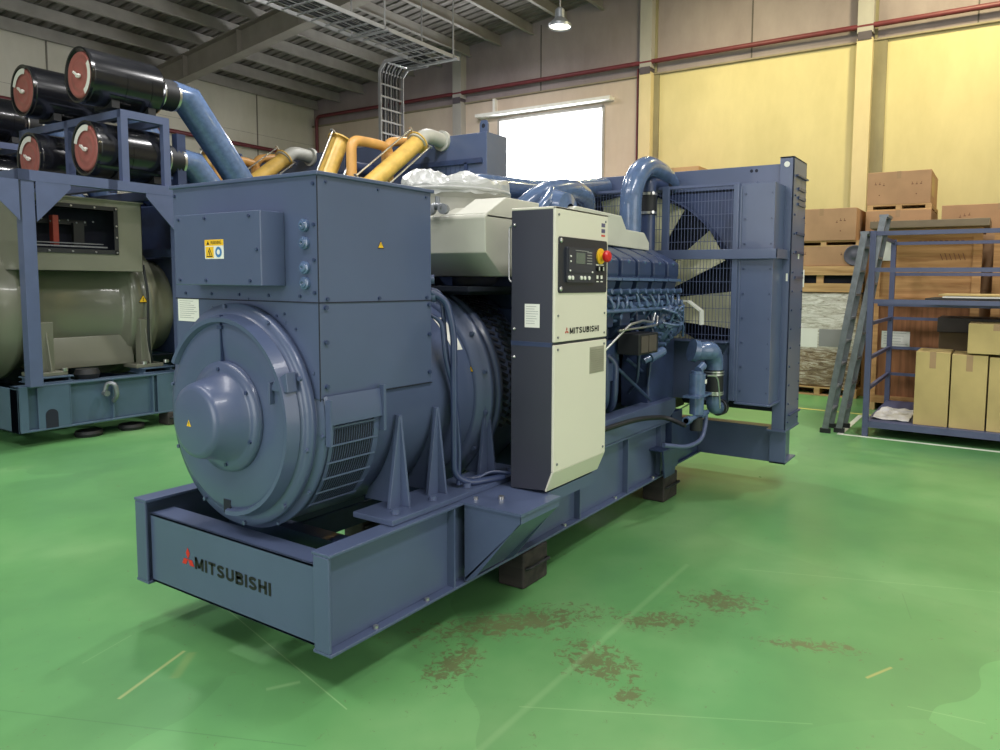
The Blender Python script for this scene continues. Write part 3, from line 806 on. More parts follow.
# control cabinet
X0, X1, Y0, Y1 = 1.11, 1.64, -.30, -.045
cb = MB()
cb.prism([(Y1, .612), (-.25, .627), (-.288, .715), (-.288, 2.0), (Y1, 2.0)], 'X', X0, X1)
cab = cb.build('cabinet_casing', CHAR, G, bevel=.004)
m = MB(); m.box(X0-.0015, Y1, 1.338, X0+.002, -.285, 1.358); m.box(X0-.004, -.29, 1.355, X0+.006, Y1, 1.36); m.build('casing_joint', BLUE2, cab, split=False)
m = MB()
for z in (1.93, 1.42, 1.28): m.sphere((X0-.002, -.065, z), .008)
m.build('casing_rivets', STEEL, cab)
lines_sticker('cabinet_label', cab, (X0-.001, -.128, 1.43), (0, -1, 0), (0, 0, 1), .088, .115, WHITE, 8)
m = MB(); m.tube(fillet([(X0+.02, -.04, 1.93), (X0+.02, -.018, 1.92), (X0+.02, -.018, 1.66), (X0+.02, -.04, 1.65)], .02), .005, 8); m.build('casing_handle', STEEL, cab)
lo = MB()
lo.prism([(-.287, .724), (-.301, .724), (-.301, 1.348), (-.287, 1.348)], 'X', X0, X1)
lo.prism([(-.301, .724), (-.287, .724), (-.25, .628), (-.256, .62)], 'X', X0, X1)
lp = lo.build('lower_door', CREAM, G, bevel=.003)
up = MB(); up.box(X0, -.301, 1.362, X1, -.287, 2.012); up.box(X0, -.301, 2.0, X1, Y1, 2.012)
ud = up.build('upper_door', CREAM, G, bevel=.003)
m = MB(); m.box(1.455, -.3025, 1.175, 1.612, -.301, 1.315)
for i in range(11): m.box(1.465, -.306, 1.185+i*.0115, 1.602, -.302, 1.189+i*.0115)
m.build('cooling_vent', mat('vent_grey', srgb(150, 148, 132), .6), lp, split=False)
m = MB()
for x in (1.14, 1.61):
    for z in (1.325, .76): m.hexbolt((x, -.301, z), (0, -1, 0), .007, .004)
m.build('door_screws', ALU, lp)
m = MB()
for x in (1.14, 1.61):
    for z in (1.975, 1.49, 1.385): m.hexbolt((x, -.301, z), (0, -1, 0), .006, .004)
m.build('door_screws', ALU, ud)
diamonds('emblem', (1.222, -.3015, 1.412), (1, 0, 0), (0, 0, 1), .040, mat('emblem_red', srgb(190, 60, 50), .5), ud)
tag(stroke_text('lettering', 'MITSUBISHI', (1.250, -.3012, 1.396), (1, 0, 0), (0, 0, 1), .031, .30, INK, ud), 'black maker lettering')
m = MB()
for i, z in enumerate((1.955, 1.925)): m.box(1.565, -.3022, z-.01, 1.605, -.3012, z+.01, mi=0)
m.box(1.565, -.3022, 1.895, 1.605, -.3012, 1.905, mi=1); m.build('maker_badge', [mat('badge_violet', srgb(90, 86, 120), .5), mat('badge_red', srgb(200, 80, 70), .5)], ud, split=False)
# control panel
def rrect(x0, z0, x1, z1, r, n=5):
    pts = []
    for cx, cz, a in ((x1-r, z1-r, 0), (x0+r, z1-r, 90), (x0+r, z0+r, 180), (x1-r, z0+r, 270)):
        for k in range(n+1): t = math.radians(a+90*k/n); pts.append((cx+r*math.cos(t), cz+r*math.sin(t)))
    return pts
m = MB(); m.prism(rrect(1.135, 1.60, 1.622, 1.872, .014), 'Y', -.306, -.301)
cp = m.build('control_panel', SCR, G)
m = MB(); m.prism(rrect(1.195, 1.652, 1.475, 1.826, .012), 'Y', -.316, -.306); m.prism(rrect(1.205, 1.70, 1.465, 1.822, .01), 'Y', -.319, -.316)
m.build('controller', CHAR, cp)
m = MB(); m.box(1.275, -.3205, 1.745, 1.365, -.319, 1.80); m.build('display', LCD, cp)
m = MB()
for i in range(5): m.box(1.385, -.3205, 1.745+i*.014, 1.435, -.319, 1.750+i*.014)
m.box(1.27, -.3205, 1.808, 1.40, -.319, 1.811); m.build('controller_markings', PRINT, cp, split=False)
m = MB()
for x in (1.215, 1.245, 1.33, 1.365, 1.41): m.lathe([(0, .010), (-.006, .010), (-.007, 0)], 'Y', (x, -.316, 1.675), 14)
for x, z in ((1.225, 1.78), (1.225, 1.755), (1.22, 1.71), (1.44, 1.705)): m.lathe([(0, .005), (-.004, .004), (-.004, 0)], 'Y', (x, -.319, z), 10)
m.build('buttons', WHITE, cp)
m = MB(); m.lathe([(0, .042), (-.008, .040), (-.008, 0)], 'Y', (1.548, -.306, 1.79), 28); m.lathe([(-.008, .018), (-.03, .018)], 'Y', (1.548, -.306, 1.79), 20, mi=0)
m.build('emergency_stop_ring', YEL, cp)
m = MB(); m.lathe([(-.022, .020), (-.03, .030), (-.045, .031), (-.055, .024), (-.058, 0)], 'Y', (1.548, -.306, 1.79), 28); tag(m.build('emergency_stop_button', RED, cp), 'red mushroom button')
m = MB()
for x in (1.52, 1.565):
    m.lathe([(0, .014), (-.010, .014), (-.010, 0)], 'Y', (x, -.306, 1.725), 16, mi=0); m.box(x-.018, -.3075, 1.742, x+.018, -.306, 1.748, mi=1)
    m.box(x-.003, -.319, 1.715, x+.003, -.316, 1.735, mi=1)
    m.box(x-.012, -.3075, 1.672, x+.008, -.306, 1.69, mi=1); m.box(x-.012, -.3075, 1.655, x+.012, -.306, 1.66, mi=1)
m.build('key_switches', [INK, WHITE], cp, split=False)
m = MB()
for x, z in ((1.155, 1.853), (1.155, 1.62)): m.sphere((x, -.308, z), .012, sc=(1, .5, 1))
m.build('panel_locks', STEEL, cp)

# ---- engine
E_ = MB()
E_.box(1.60, GC-.34, .70, 3.42, GC+.34, 1.32); E_.prism([(GC-.34, 1.32), (GC+.34, 1.32), (GC+.60, 1.66), (GC+.30, 1.72), (GC+.12, 1.5), (GC-.12, 1.5), (GC-.30, 1.72), (GC-.60, 1.66)], 'X', 1.62, 3.40)
E_.prism([(GC-.28, .52), (GC+.28, .52), (GC+.36, .75), (GC-.36, .75)], 'X', 1.62, 3.35)
en = E_.build('engine_block', BLUE2, G, bevel=.01)
m = MB()
m.box(3.42, GC-.42, .62, 3.50, GC+.42, 1.28); m.prism([(GC-.42, 1.28), (GC+.42, 1.28), (GC+.28, 1.55), (GC-.28, 1.55)], 'X', 3.42, 3.50)
m.cyl((3.50, GC, .82), (3.58, GC, .82), .17, 32); m.cyl((3.5, GC, 1.44), (3.60, GC, 1.44), .2, 32); m.cyl((3.5, GC-.32, 1.42), (3.57, GC-.32, 1.42), .10, 28)
m.build('timing_case', BLUE2, G, bevel=.006)
m = MB(); m.box(1.56, GC-.44, .55, 1.64, GC+.44, 1.5); m.build('flywheel_housing', BLUE2, G, bevel=.01)
m = MB(); m.box(1.10, .22, 1.60, 1.70, 1.16, 1.625); m.box(1.2, .3, 1.58, 1.66, 1.1, 1.60); m.build('air_intake_deck', DARK, G)
# rocker covers
def rocker(x, s):
    q = MB(); c_ = lambda v: GC+s*(v)
    pts = [(c_(-.655), 1.685), (c_(-.67), 1.71), (c_(-.67), 1.80), (c_(-.64), 1.825), (c_(-.36), 1.955), (c_(-.33), 1.945), (c_(-.32), 1.75)]
    q.prism(pts, 'X', x, x+.205)
    rk = q.build('rocker_cover', BLUE2, G, bevel=.008)
    q = MB(); pts2 = [(c_(-.685), 1.668), (c_(-.685), 1.685), (c_(-.31), 1.79), (c_(-.31), 1.73)]
    q.prism(pts2, 'X', x-.016, x+.221)
    for (yy, zz) in ((-.66, 1.80), (-.35, 1.965)): q.hexbolt((x+.1, c_(yy), zz-.012), (0, -.5*s, .85), .014, .02)
    q.build('cover_flange', BLUEP, rk)
    q = MB(); q.prism([(c_(-.60), 1.44), (c_(-.66), 1.665), (c_(-.33), 1.73), (c_(-.3), 1.5)], 'X', x+.012, x+.195)
    q.build('cylinder_head', BLUE2, G, bevel=.008)
for i in range(7):
    rocker(1.68+i*.252, 1); rocker(1.68+i*.252, -1)
# V valley: intake manifold and charge pipes
m = MB()
m.box(1.75, GC-.2, 1.62, 3.4, GC+.2, 1.88); m.tube([(1.8, GC-.16, 1.93), (3.35, GC-.16, 1.93)], .075, 16); m.tube([(1.8, GC+.16, 1.93), (3.35, GC+.16, 1.93)], .075, 16)
m.build('intake_manifold', BLUE2, G, bevel=.01)
# fuel and water pipes on the near bank
rr = random.Random(11)
m = MB(); m2 = MB(); m3 = MB()
for i in range(14):
    x = 1.72+i*.126; x2 = x+rr.uniform(-.03, .09)
    m.tube(fillet([(x, GC-.60, 1.60), (x+.02, GC-.68, 1.60-rr.uniform(0, .05)), (x2, GC-.70, 1.50), (x2+.03, GC-.62, 1.42), (x2+.12, GC-.52, 1.34)], .05), .011, 8)
    m2.cyl((x, GC-.60, 1.585), (x, GC-.71, 1.60), .018, 10); m2.cyl((x+.05, GC-.63, 1.50), (x+.05, GC-.70, 1.51), .022, 10)
for z, y in ((1.47, .74), (1.55, .70), (1.40, .66)): m.tube([(1.66, GC-y+.06, z), (3.36, GC-y+.06, z)], .015, 10)
# injection pump with plungers
m3.box(1.75, GC-.60, 1.12, 2.55, GC-.44, 1.27); m3.box(1.80, GC-.62, 1.0, 2.5, GC-.42, 1.12)
for i in range(16): m3.cyl((1.79+i*.047, GC-.53, 1.27), (1.79+i*.047, GC-.53, 1.34), .015, 8)
for i in range(8):
    xs = 1.80+i*.094; xe = 1.80+i*.22
    m.tube(fillet([(xs, GC-.53, 1.34), (xs, GC-.57, 1.40), (xs+.05, GC-.66, 1.44+.008*i), ((xs+xe)/2+.1, GC-.68, 1.45+.008*i), (xe, GC-.66, 1.50), (xe, GC-.60, 1.56)], .05), .008, 6)
for i in range(12):
    x = rr.uniform(2.35, 3.3); z = rr.uniform(1.2, 1.5)
    m2.cyl((x, GC-.60, z), (x, GC-.68, z), rr.uniform(.012, .028), 10)
m.build('fuel_pipes', BLUEP, G); m2.build('pipe_unions', BLUEP, G); m3.build('injection_pump', BLUE2, G, bevel=.004)
m = MB()
for i in range(7):
    x = 1.70+i*.252; m.box(x+.03, GC-.64, 1.36, x+.18, GC-.5, 1.46); m.prism([(GC-.5, 1.22), (GC-.62, 1.36), (GC-.56, 1.44), (GC-.4, 1.4)], 'X', x+.05, x+.16)
m.build('manifold_elbows', BLUE2, G, bevel=.012)
# lower side: covers, diagonal oil pipes, filters
m = MB()
for i in range(5): x = 1.72+i*.34; m.box(x, GC-.37, .82, x+.28, GC-.34, 1.08); m.box(x+.02, GC-.355, 1.12, x+.26, GC-.335, 1.2)
m.build('crankcase_doors', BLUE2, G, bevel=.01)
m = MB()
m.tube(fillet([(2.15, GC-.55, 1.30), (2.32, GC-.62, 1.16), (2.32, GC-.62, .86), (2.45, GC-.5, .78)], .08), .03, 12)
m.tube(fillet([(2.28, GC-.50, 1.22), (2.46, GC-.62, 1.14), (2.44, GC-.62, .84), (2.55, GC-.5, .76)], .08), .026, 12)
m.tube([(2.75, GC-.55, 1.12), (3.35, GC-.60, .82)], .014, 8); m.tube([(2.45, GC-.62, 1.10), (2.95, GC-.66, .80)], .012, 8)
m.tube(fillet([(2.62, GC-.60, 1.38), (2.80, GC-.64, 1.30), (2.80, GC-.62, .95), (2.9, GC-.5, .85)], .08), .013, 8)
m.tube(fillet([(2.95, GC-.60, 1.45), (2.98, GC-.66, 1.30), (2.98, GC-.62, .9)], .08), .012, 8)
m.build('oil_pipes', BLUE2, G)
m = MB(); m.tube(fillet([(2.18, GC-.66, 1.20), (2.42, GC-.74, 1.38), (2.62, GC-.74, 1.40), (2.78, GC-.74, 1.38), (2.86, GC-.72, 1.44)], .03), .009, 8)
m.tube(fillet([(2.30, GC-.72, 1.345), (2.6, GC-.755, 1.355), (2.82, GC-.755, 1.36), (2.86, GC-.74, 1.42)], .03), .008, 8); m.build('return_pipes', STEEL, G)
m = MB(); m.box(2.47, -.10, 1.175, 2.78, .06, 1.315); fb = m.build('junction_housing', BLACK, G, bevel=.006)
m = MB(); m.box(2.50, -.105, 1.19, 2.61, -.10, 1.30); m.box(2.62, -.105, 1.19, 2.74, -.10, 1.30); m.build('housing_lid', mat('dusty_brown_cover', srgb(80, 72, 66), .6), fb)
m = MB(); m.cyl((2.86, .0, 1.12), (3.02, -.03, 1.16), .035, 12); m.cyl((2.80, .02, 1.10), (2.86, .0, 1.12), .022, 12); m.build('sensor_housing', BLUEP, G)
# lumpy front accessory cluster (water pump / governor)
m = MB(); m.sphere((3.28, .10, 1.36), .17, 20, 14, sc=(1, .8, 1)); m.lathe([(-.06, .0), (-.06, .11), (.0, .15), (.10, .15), (.12, .09)], 'X', (3.32, .12, 1.37), 24)
for i in range(34):
    a, e = rr.uniform(1.6, 4.9), rr.uniform(-1.0, 1.3); p = Vector((math.cos(e)*math.cos(a)*1.0, math.cos(e)*math.sin(a)*.8, math.sin(e)))
    if p.y > .2: p.y *= -1
    q = Vector((3.28, .10, 1.36))+p*.165; m.cyl(q, q+p*rr.uniform(.02, .05), rr.uniform(.010, .024), 8)
for i in range(8):
    a = rr.uniform(0, 6.28); m.tube(fillet([(3.10+rr.uniform(-.05, .1), .0, 1.25+rr.uniform(0, .25)), (3.2+rr.uniform(-.1, .1), -.08, 1.30+rr.uniform(0, .2)), (3.35, -.05, 1.25+rr.uniform(0, .25))], .04), .010, 6)
m.build('front_accessory_drive', BLUEP, G)
m = MB(); m.tube([(3.50, -.0, 1.50), (3.50, -.11, 1.495), (3.5, -.175, 1.43), (3.5, -.178, 1.335)], .018, 8); 
m = MB(); m.bar((3.5, .10, 1.52), (3.5, -.035, 1.515), .05, .012, up=(0, 0, 1)); m.bar((3.5, -.035, 1.515), (3.5, -.14, 1.44), .06, .014, up=(0, 0, 1)); m.bar((3.5, -.14, 1.445), (3.5, -.142, 1.335), .06, .014, up=(0, 1, 0))
m.build('belt_guard', WHITE, G)
# big lower front casting
m = MB(); m.prism([(3.0, .72), (3.46, .72), (3.46, 1.22), (3.30, 1.30), (3.06, 1.24), (2.98, 1.0)], 'Y', .06, .30); m.build('front_casting', BLUE2, G, bevel=.02)
# fuel filters on the near front corner
m = MB()
FX, FY = 3.10, -.27
m.cyl((FX, FY, .80), (FX, FY, .955), .060, 24); m.cyl((FX, FY, .955), (FX, FY, .975), .045, 24)
m.cyl((FX, FY, .66), (FX, FY, .79), .052, 24)
m.bar((FX-.12, FY, .797), (FX+.14, FY, .797), .12, .016); m.cyl((FX-.01, FY-.01, .98), (FX+.06, FY-.02, 1.01), .03, 12)
ff = m.build('fuel_filter', BLUEP, G)
m = MB(); m.cyl((FX, FY, .655), (FX, FY, .66), .03, 12); m.cyl((FX, FY, .54), (FX, FY, .635), .045, 16); m.build('filter_bowl', BLACK, ff)
m = MB(); m.box(FX-.005, FY-.0625, .885, FX+.03, FY-.0605, .915); m.build('filter_label', WHITE, ff)
m = MB(); m.tube([(FX-.20, FY, .64), (FX+.22, FY, .64)], .020, 10); m.cyl((FX-.2, FY, .64), (FX-.14, FY, .64), .03, 10); m.cyl((FX+.06, FY, .64), (FX+.14, FY, .64), .032, 10); m.build('filter_pipework', BLUEP, G)
m = MB(); m.tube(fillet([(FX+.20, FY, .64), (FX+.20, FY, .56), (FX+.08, FY-.02, .46), (FX-.15, FY, .44), (FX-.42, FY+.07, .50)], .12, 8), .016, 10); m.build('drain_hose', BLUED, G)
m = MB(); m.tube(fillet([(FX-.2, FY, .655), (2.9, -.12, .70), (2.55, -.08, .745), (2.2, .0, .72), (1.7, .05, .70)], .3, 8), .017, 10); m.build('black_hose', BLACK, G)
m = MB(); m.tube(fillet([(FX+.04, FY-.06, .94), (FX+.15, FY-.1, .93), (FX+.20, FY-.1, .78), (FX+.22, FY-.1, .68)], .05), .006, 6); m.build('steel_pipe', STEEL, G)
# coolant return elbow with hose, low on the near side
HX, HY = 3.42, -.30
m = MB()
el = [(HX-.16, HY+.10, 1.115)]+[(HX-.12+.12*math.sin(t*PI/20), HY+.02, 1.0+.12*math.cos(t*PI/20)) for t in range(0, 11)]+[(HX, HY+.02, .955)]
m.tube(el, .070, 20); m.cyl((HX-.19, HY+.13, 1.125), (HX-.16, HY+.10, 1.115), .085, 20)
m.tube(fillet([(HX, HY+.02, .79), (HX, HY+.02, .68), (HX+.16, HY+.02, .655)], .08, 8), .055, 20)
m.build('coolant_elbow', BLUEP, G)
m = MB(); m.cyl((HX, HY+.02, .97), (HX, HY+.02, .77), .073, 20); m.cyl((HX+.10, HY+.02, .66), (HX+.19, HY+.02, .655), .062, 20); m.build('coolant_hose', BLACK, G)
m = MB()
for z in (.955, .935, .80, .785): m.lathe([(-.006, .077), (.006, .077)], 'Z', (HX, HY+.02, z), 24)
m.lathe([(-.008, .066), (.008, .066)], 'X', (HX+.13, HY+.02, .658), 24); m.build('hose_clamps', STEEL, G)

for c in kids(G):
    b_ = c.name.split('.')[0]
    if b_ in ('fuel_filter', 'filter_pipework', 'drain_hose', 'steel_pipe'): c.location.z += .05
    if b_ in ('coolant_elbow', 'coolant_hose', 'hose_clamp', 'hose_clamps'): c.location.z += .035
# tall coolant pipe arching over to the radiator top tank
m = MB()
path = [(3.20, .34, 1.85), (3.20, .34, 2.24)]+[(3.20+.36*(1-math.cos(t*PI/20)), .34, 2.24+.34*math.sin(t*PI/20)) for t in range(1, 11)]+[(3.74, .34, 2.565), (3.90, .34, 2.52), (3.98, .34, 2.48)]
m.tube(path, .085, 24)
m.build('coolant_pipe', BLUEP, G)
m = MB()
m.tube([(3.54, .35, 1.80), (3.54, .35, 2.23)], .06, 20); m.tube(fillet([(3.54, .35, 2.36), (3.54, .35, 2.47), (3.88, .35, 2.46)], .10, 8), .062, 20)
m.build('bypass_pipe', BLUE2, G)
m = MB(); m.cyl((3.54, .35, 2.20), (3.54, .35, 2.38), .068, 20); m.cyl((3.80, .35, 2.465), (3.92, .35, 2.46), .07, 20); m.build('rubber_sleeve', BLACK, G)
m = MB()
for z in (2.365, 2.215): m.lathe([(-.010, .073), (.010, .073)], 'Z', (3.54, .35, z), 24); m.cyl((3.48, .29, z), (3.46, .27, z), .012, 8)
m.build('sleeve_clamps', STEEL, G)
# thick lagged pipes and turbos over the middle of the engine
m = MB()
m.tube(fillet([(1.9, .55, 2.02), (2.1, .45, 2.22), (2.5, .45, 2.30), (2.9, .55, 2.28), (3.2, .75, 2.1)], .15, 6), .07, 16)
m.tube(fillet([(1.75, .35, 1.98), (1.95, .32, 2.12), (2.15, .38, 2.24), (2.4, .62, 2.30)], .1, 6), .035, 12)
m.tube(fillet([(1.9, .95, 2.0), (2.0, .95, 2.3), (2.8, .95, 2.34), (3.9, .95, 2.5)], .15, 6), .08, 16)
m.lathe([(-.12, .05), (-.1, .12), (.0, .15), (.08, .12), (.1, .05)], 'Y', (2.15, .36, 2.10), 28); m.lathe([(-.1, .05), (-.08, .1), (.0, .13), (.08, .1), (.1, .05)], 'X', (2.55, .8, 2.15), 24)
m.build('charge_air_pipes', BLUEP, G)
m = MB(); m.tube([(1.85, 1.0, 1.9), (2.3, 1.0, 1.9)], .12, 16); m.tube(fillet([(2.3, .6, 1.95), (2.3, .6, 2.26), (3.0, .62, 2.26)], .1), .05, 12); m.box(1.8, .35, 1.88, 3.3, 1.02, 2.0); m.build('exhaust_trunk', BLUE2, G)
# beige heat shields / air cleaner housings
m = MB(); m.prism([(1.30, 1.68), (1.155, 1.80), (1.15, 1.98), (1.16, 2.0), (1.65, 2.0), (1.65, 1.68)], 'Y', .15, 1.22)
m.prism([(1.165, 1.98), (1.165, 2.005), (1.33, 2.10), (1.65, 2.10), (1.65, 1.98)], 'Y', .15, .36); m.prism([(1.165, 1.98), (1.165, 2.005), (1.28, 2.05), (1.65, 2.05), (1.65, 1.98)], 'Y', .36, .46)
bg = m.build('air_cleaner_housing', BEIGE, G, bevel=.006)
m = MB(); m.prism([(2.10, 1.92), (2.10, 2.11), (2.15, 2.135), (2.78, 2.125), (2.86, 2.035), (3.16, 2.03), (3.25, 1.96), (3.25, 1.90)], 'Y', .20, .56); tag(m.build('exhaust_shield', BEIGE, G, bevel=.006), 'beige stepped heat shield')
m = MB(); m.tube(fillet([(1.12, .40, 2.035), (1.14, .46, 2.05), (1.13, .52, 2.035)], .02), .020, 12); m.cyl((1.11, .40, 2.03), (1.14, .41, 2.03), .028, 14); m.cyl((1.11, .49, 2.03), (1.14, .50, 2.03), .028, 14); m.cyl((1.14, .46, 2.06), (1.14, .46, 2.10), .014, 10)
m.build('intake_clamp', ALU, G)
m = MB(); m.cyl((1.58, .70, 2.0), (1.58, .70, 2.18), .30, 40); m.lathe([(.12, .30), (.15, .325), (.18, .325), (.19, .30), (.19, 0)], 'Z', (1.58, .70, 2.0), 40); m.build('air_intake_drum', GREYP, G)

# ---- radiator
R_ = MB()
RX0, RX1 = 3.93, 4.34; RY0, RY1 = -.70, 2.07
for y0, y1 in ((RY0, RY0+.11), (RY1-.11, RY1)):
    R_.box(RX0, y0, .49, RX0+.012, y1, 2.645); R_.box(RX1-.012, y0, .49, RX1, y1, 2.645)
    ys = y0 if y0 < 0 else y1-.012; R_.box(RX0, ys, .49, RX1, ys+.012, 2.645)
R_.box(RX0, RY0, 2.63, RX1, RY0+.11, 2.645); R_.box(RX0, RY1-.11, 2.63, RX1, RY1, 2.645)
rd = R_.build('radiator_frame', BLUE, G, bevel=.003)
m = MB(); m.box(3.95, RY0+.11, 2.42, 4.32, RY1-.11, 2.595); m.build('top_tank', BLUE, rd, bevel=.004)
m = MB(); m.box(4.02, RY0+.02, .62, 4.32, RY1-.02, 2.43)
m.build('radiator_core', DARK, rd)
m = MB()
for y0 in (RY0+.01, RY1-.14):
    m.box(4.0, y0, .2, 4.34, y0+.13, .215); m.box(4.0, y0, .2, 4.015, y0+.13, .49); m.box(4.015, y0+.05, .21, 4.33, y0+.06, .49); m.box(3.92, y0-.015, .475, 4.36, y0+.14, .492)
m.build('radiator_feet', BLUE, rd, bevel=.002)
m = MB(); m.box(4.04, RY0+.1, .212, 4.06, RY1-.1, .49); m.box(4.04, RY0+.1, .2, 4.16, RY1-.1, .212); m.box(4.02, RY0+.1, .478, 4.14, RY1-.1, .492); m.build('radiator_cross_beam', BLUE, rd, bevel=.002)
m = MB()
for z in (2.40, 2.33, 2.28, 2.05, 1.9, 1.7): m.box(4.05+.02*(z>2.2), RY0-.012, z, 4.30, RY0, z+.02)
for z in (.60, 2.5): m.box(4.0, RY0-.02, z, 4.34, RY0, z+.012)
for z in [ .55+.15*i for i in range(13)]: m.hexbolt((3.99, RY0, z), (0, -1, 0), .009, .008); m.hexbolt((4.3, RY0, z), (0, -1, 0), .009, .008)
m.build('side_brackets', BLUE2, rd)
for yy in (RY0+.055, RY1-.055):
    m = MB(); m.cyl((RX0-.001, yy, 2.585), (RX0-.004, yy, 2.585), .022, 20); m.build('lifting_eye', WHITE, rd)
m = MB(); m.box(RX0-.001, RY0+.02, 1.68, RX0-.002, RY0+.035, 1.74); m.box(4.14, RY0-.001, 1.86, 4.18, RY0-.002, 1.92) ; m.build('frame_label', WHITE, rd, split=False)
m = MB()
for y in (-.40, -.36): m.cyl((3.951, y, 2.555), (3.948, y, 2.555), .013, 12)
m.build('tank_holes', DARK, rd)
m = MB(); m.hexbolt((3.95, -.40, 2.455), (-1, 0, 0), .018, .02); m.hexbolt((3.95, 1.77, 2.455), (-1, 0, 0), .018, .02); m.build('tank_bolts', BLUE, rd)
# fan shroud: side boxes + guard
for s_ in (0, 1):
    yA, yB = (-.635, -.365) if s_ == 0 else (1.735, 2.005)
    m = MB(); m.box(3.66, yA, .72, 3.95, yB, 2.42); m.box(3.652, yB-.02 if s_ == 0 else yA, .74, 3.66, yB if s_ == 0 else yA+.02, 2.40)
    m.box(3.65, yA-.015, .715, 3.95, yB, .73)
    fs_ = m.build('shroud_side_box', BLUE, G, bevel=.003)
    m = MB()
    for i in range(9): m.hexbolt((3.66, yB-.045 if s_ == 0 else yA+.045, .82+i*.19), (-1, 0, 0), .008, .01); m.hexbolt((3.66, yA+.02 if s_ == 0 else yB-.02, .82+i*.19), (-1, 0, 0), .006, .006)
    m.build('shroud_bolts', BLUE2, fs_)
# ring plate round the fan
seg = 64; rin = 1.0; cy, cz = GC, 1.44
sq = []; ci = []
for k in range(seg):
    a = 2*PI*k/seg; dx, dz = math.cos(a), math.sin(a)
    t_ = min(1.0/max(abs(dx), 1e-6)*.985, 1.0/max(abs(dz), 1e-6)*(.96 if dz > 0 else .72) if abs(dz) > 1e-6 else 9)
    t_ = max(t_, 1.0)
    ci.append((3.93, cy+min(rin, t_)*dx, cz+rin*dz)); sq.append((3.93, cy+t_*dx, cz+t_*dz))
m = MB(); vs = ci+sq; m.add(vs, [(k, seg+k, seg+(k+1) % seg, (k+1) % seg) for k in range(seg)])
m.lathe([(-.12, .995), (.0, 1.0)], 'X', (3.93, cy, cz), 64)
m.build('fan_shroud_ring', BLUE2, G)
m = MB(); m.box(3.60, RY0+.02, 1.845, 3.66, RY1-.02, 1.853); m.box(3.60, RY0+.02, 1.85, 3.607, RY1-.02, 1.92); m.box(3.60, RY0+.02, 1.92, 3.95, RY0+.03, 1.85)
m.build('guard_beam', BLUE, G, bevel=.002)
gd = MB()
ya, yb, za, zb = -.365, 1.735, 1.20, 2.42
y = ya
while y < yb: gd.box(3.644, y-.0017, za, 3.647, y+.0017, zb); y += .0275
z = za+.05
while z < zb: gd.box(3.647, ya, z-.002, 3.650, yb, z+.002); z += .105
gd.box(3.64, ya, zb-.01, 3.66, yb, zb+.01)
fg = gd.build('fan_guard_mesh', BLUED, G, split=False)
m = MB()
for y in (.235, 1.10): m.box(3.62, y-.03, 1.60, 3.645, y+.03, 2.43)
for y in (-.345, 1.715): m.box(3.635, y-.022, .74, 3.66, y+.022, 2.42)
m.build('guard_posts', BLUE, fg, bevel=.002)
m = MB(); m.box(3.55, -.32, 1.195, 3.70, 1.69, 1.208); m.box(3.66, -.32, .72, 3.67, 1.69, 1.2); m.build('lower_guard_plate', BLUE, fg, bevel=.002)
# fan
m = MB(); m.lathe([(-.10, 0), (-.10, .18), (.04, .2), (.04, 0)], 'X', (3.84, cy, cz), 32); m.cyl((3.5, cy, cz), (3.76, cy, cz), .06, 16)
hub = m.build('fan_hub', BLUE2, G)
for k in range(11):
    a = math.radians(16.1+32.727*k); q = MB()
    ca, sa = math.cos(a), math.sin(a)
    def P(r, t, x): return (3.86+x, cy+r*ca-t*sa, cz+r*sa+t*ca)
    n_ = 6; top = []; bot = []
    for i in range(n_+1):
        r_ = .19+(.965-.19)*i/n_; w_ = .07+.08*i/n_; tw = .08-.04*i/n_
        for side in (0, 1):
            lst = top if side == 0 else bot; e = .004 if side else -.004
            lst += [P(r_, -w_, tw+e), P(r_, 0, .02+e), P(r_, w_, -tw+e)]
    fs = []
    for i in range(n_):
        for j in range(2):
            fs.append((i*3+j, i*3+j+1, i*3+j+4, i*3+j+3))
    q.add(top, [f[::-1] for f in fs], True); q.add(bot, fs, True)
    o = q.build('fan_blade', FANM, hub)
FAN_DONE = 1

# plastic film draped over the intake drum
def crumple(name, cx, cy_, cz_, rx, ry, seed, label, cat, m_, hgt=.10):
    from mathutils import noise
    nn = 72; rings = 16; vs = []; fs = []
    for i in range(rings+1):
        t = i/rings
        for k in range(nn):
            a = 2*PI*k/nn; rad = min(1, t*1.2)
            x, y = math.cos(a)*rad, math.sin(a)*rad
            z = hgt*(.35+.9*noise.noise((x*1.9+seed, y*1.9, .3)))*(1 if t < .7 else 1-(t-.7)*2.4)+.016*(1-2*abs(noise.noise((x*4+seed, y*4, 2.2))))
            edge = 1+.05*noise.noise((math.cos(a)*3, math.sin(a)*3, seed))
            if t > .84: z -= (t-.84)*.42; edge += .03*math.sin(11*a)*(t-.84)*4
            vs.append((rx*rad*edge*math.cos(a), ry*rad*edge*math.sin(a), z))
    for i in range(rings):
        for k in range(nn): k2 = (k+1) % nn; fs.append((i*nn+k, i*nn+k2, (i+1)*nn+k2, (i+1)*nn+k))
    q = MB(); q.add(vs, fs, False)
    q.lathe([(-.055, rx*.97), (-.035, rx*1.07), (-.025, rx*1.05), (-.03, rx*.9)], 'Z', (0, 0, 0), 48)
    o = q.build(name, m_); o.location = (cx, cy_, cz_)
    sd = o.modifiers.new('solid', 'SOLIDIFY'); sd.thickness = .003
    return tag(o, label, cat)
crumple('plastic_sheet', 1.56, .69, 2.205, .31, .31, 3, 'crumpled translucent plastic film draped over the beige air intake of the blue generator', 'plastic sheet', SHEET)

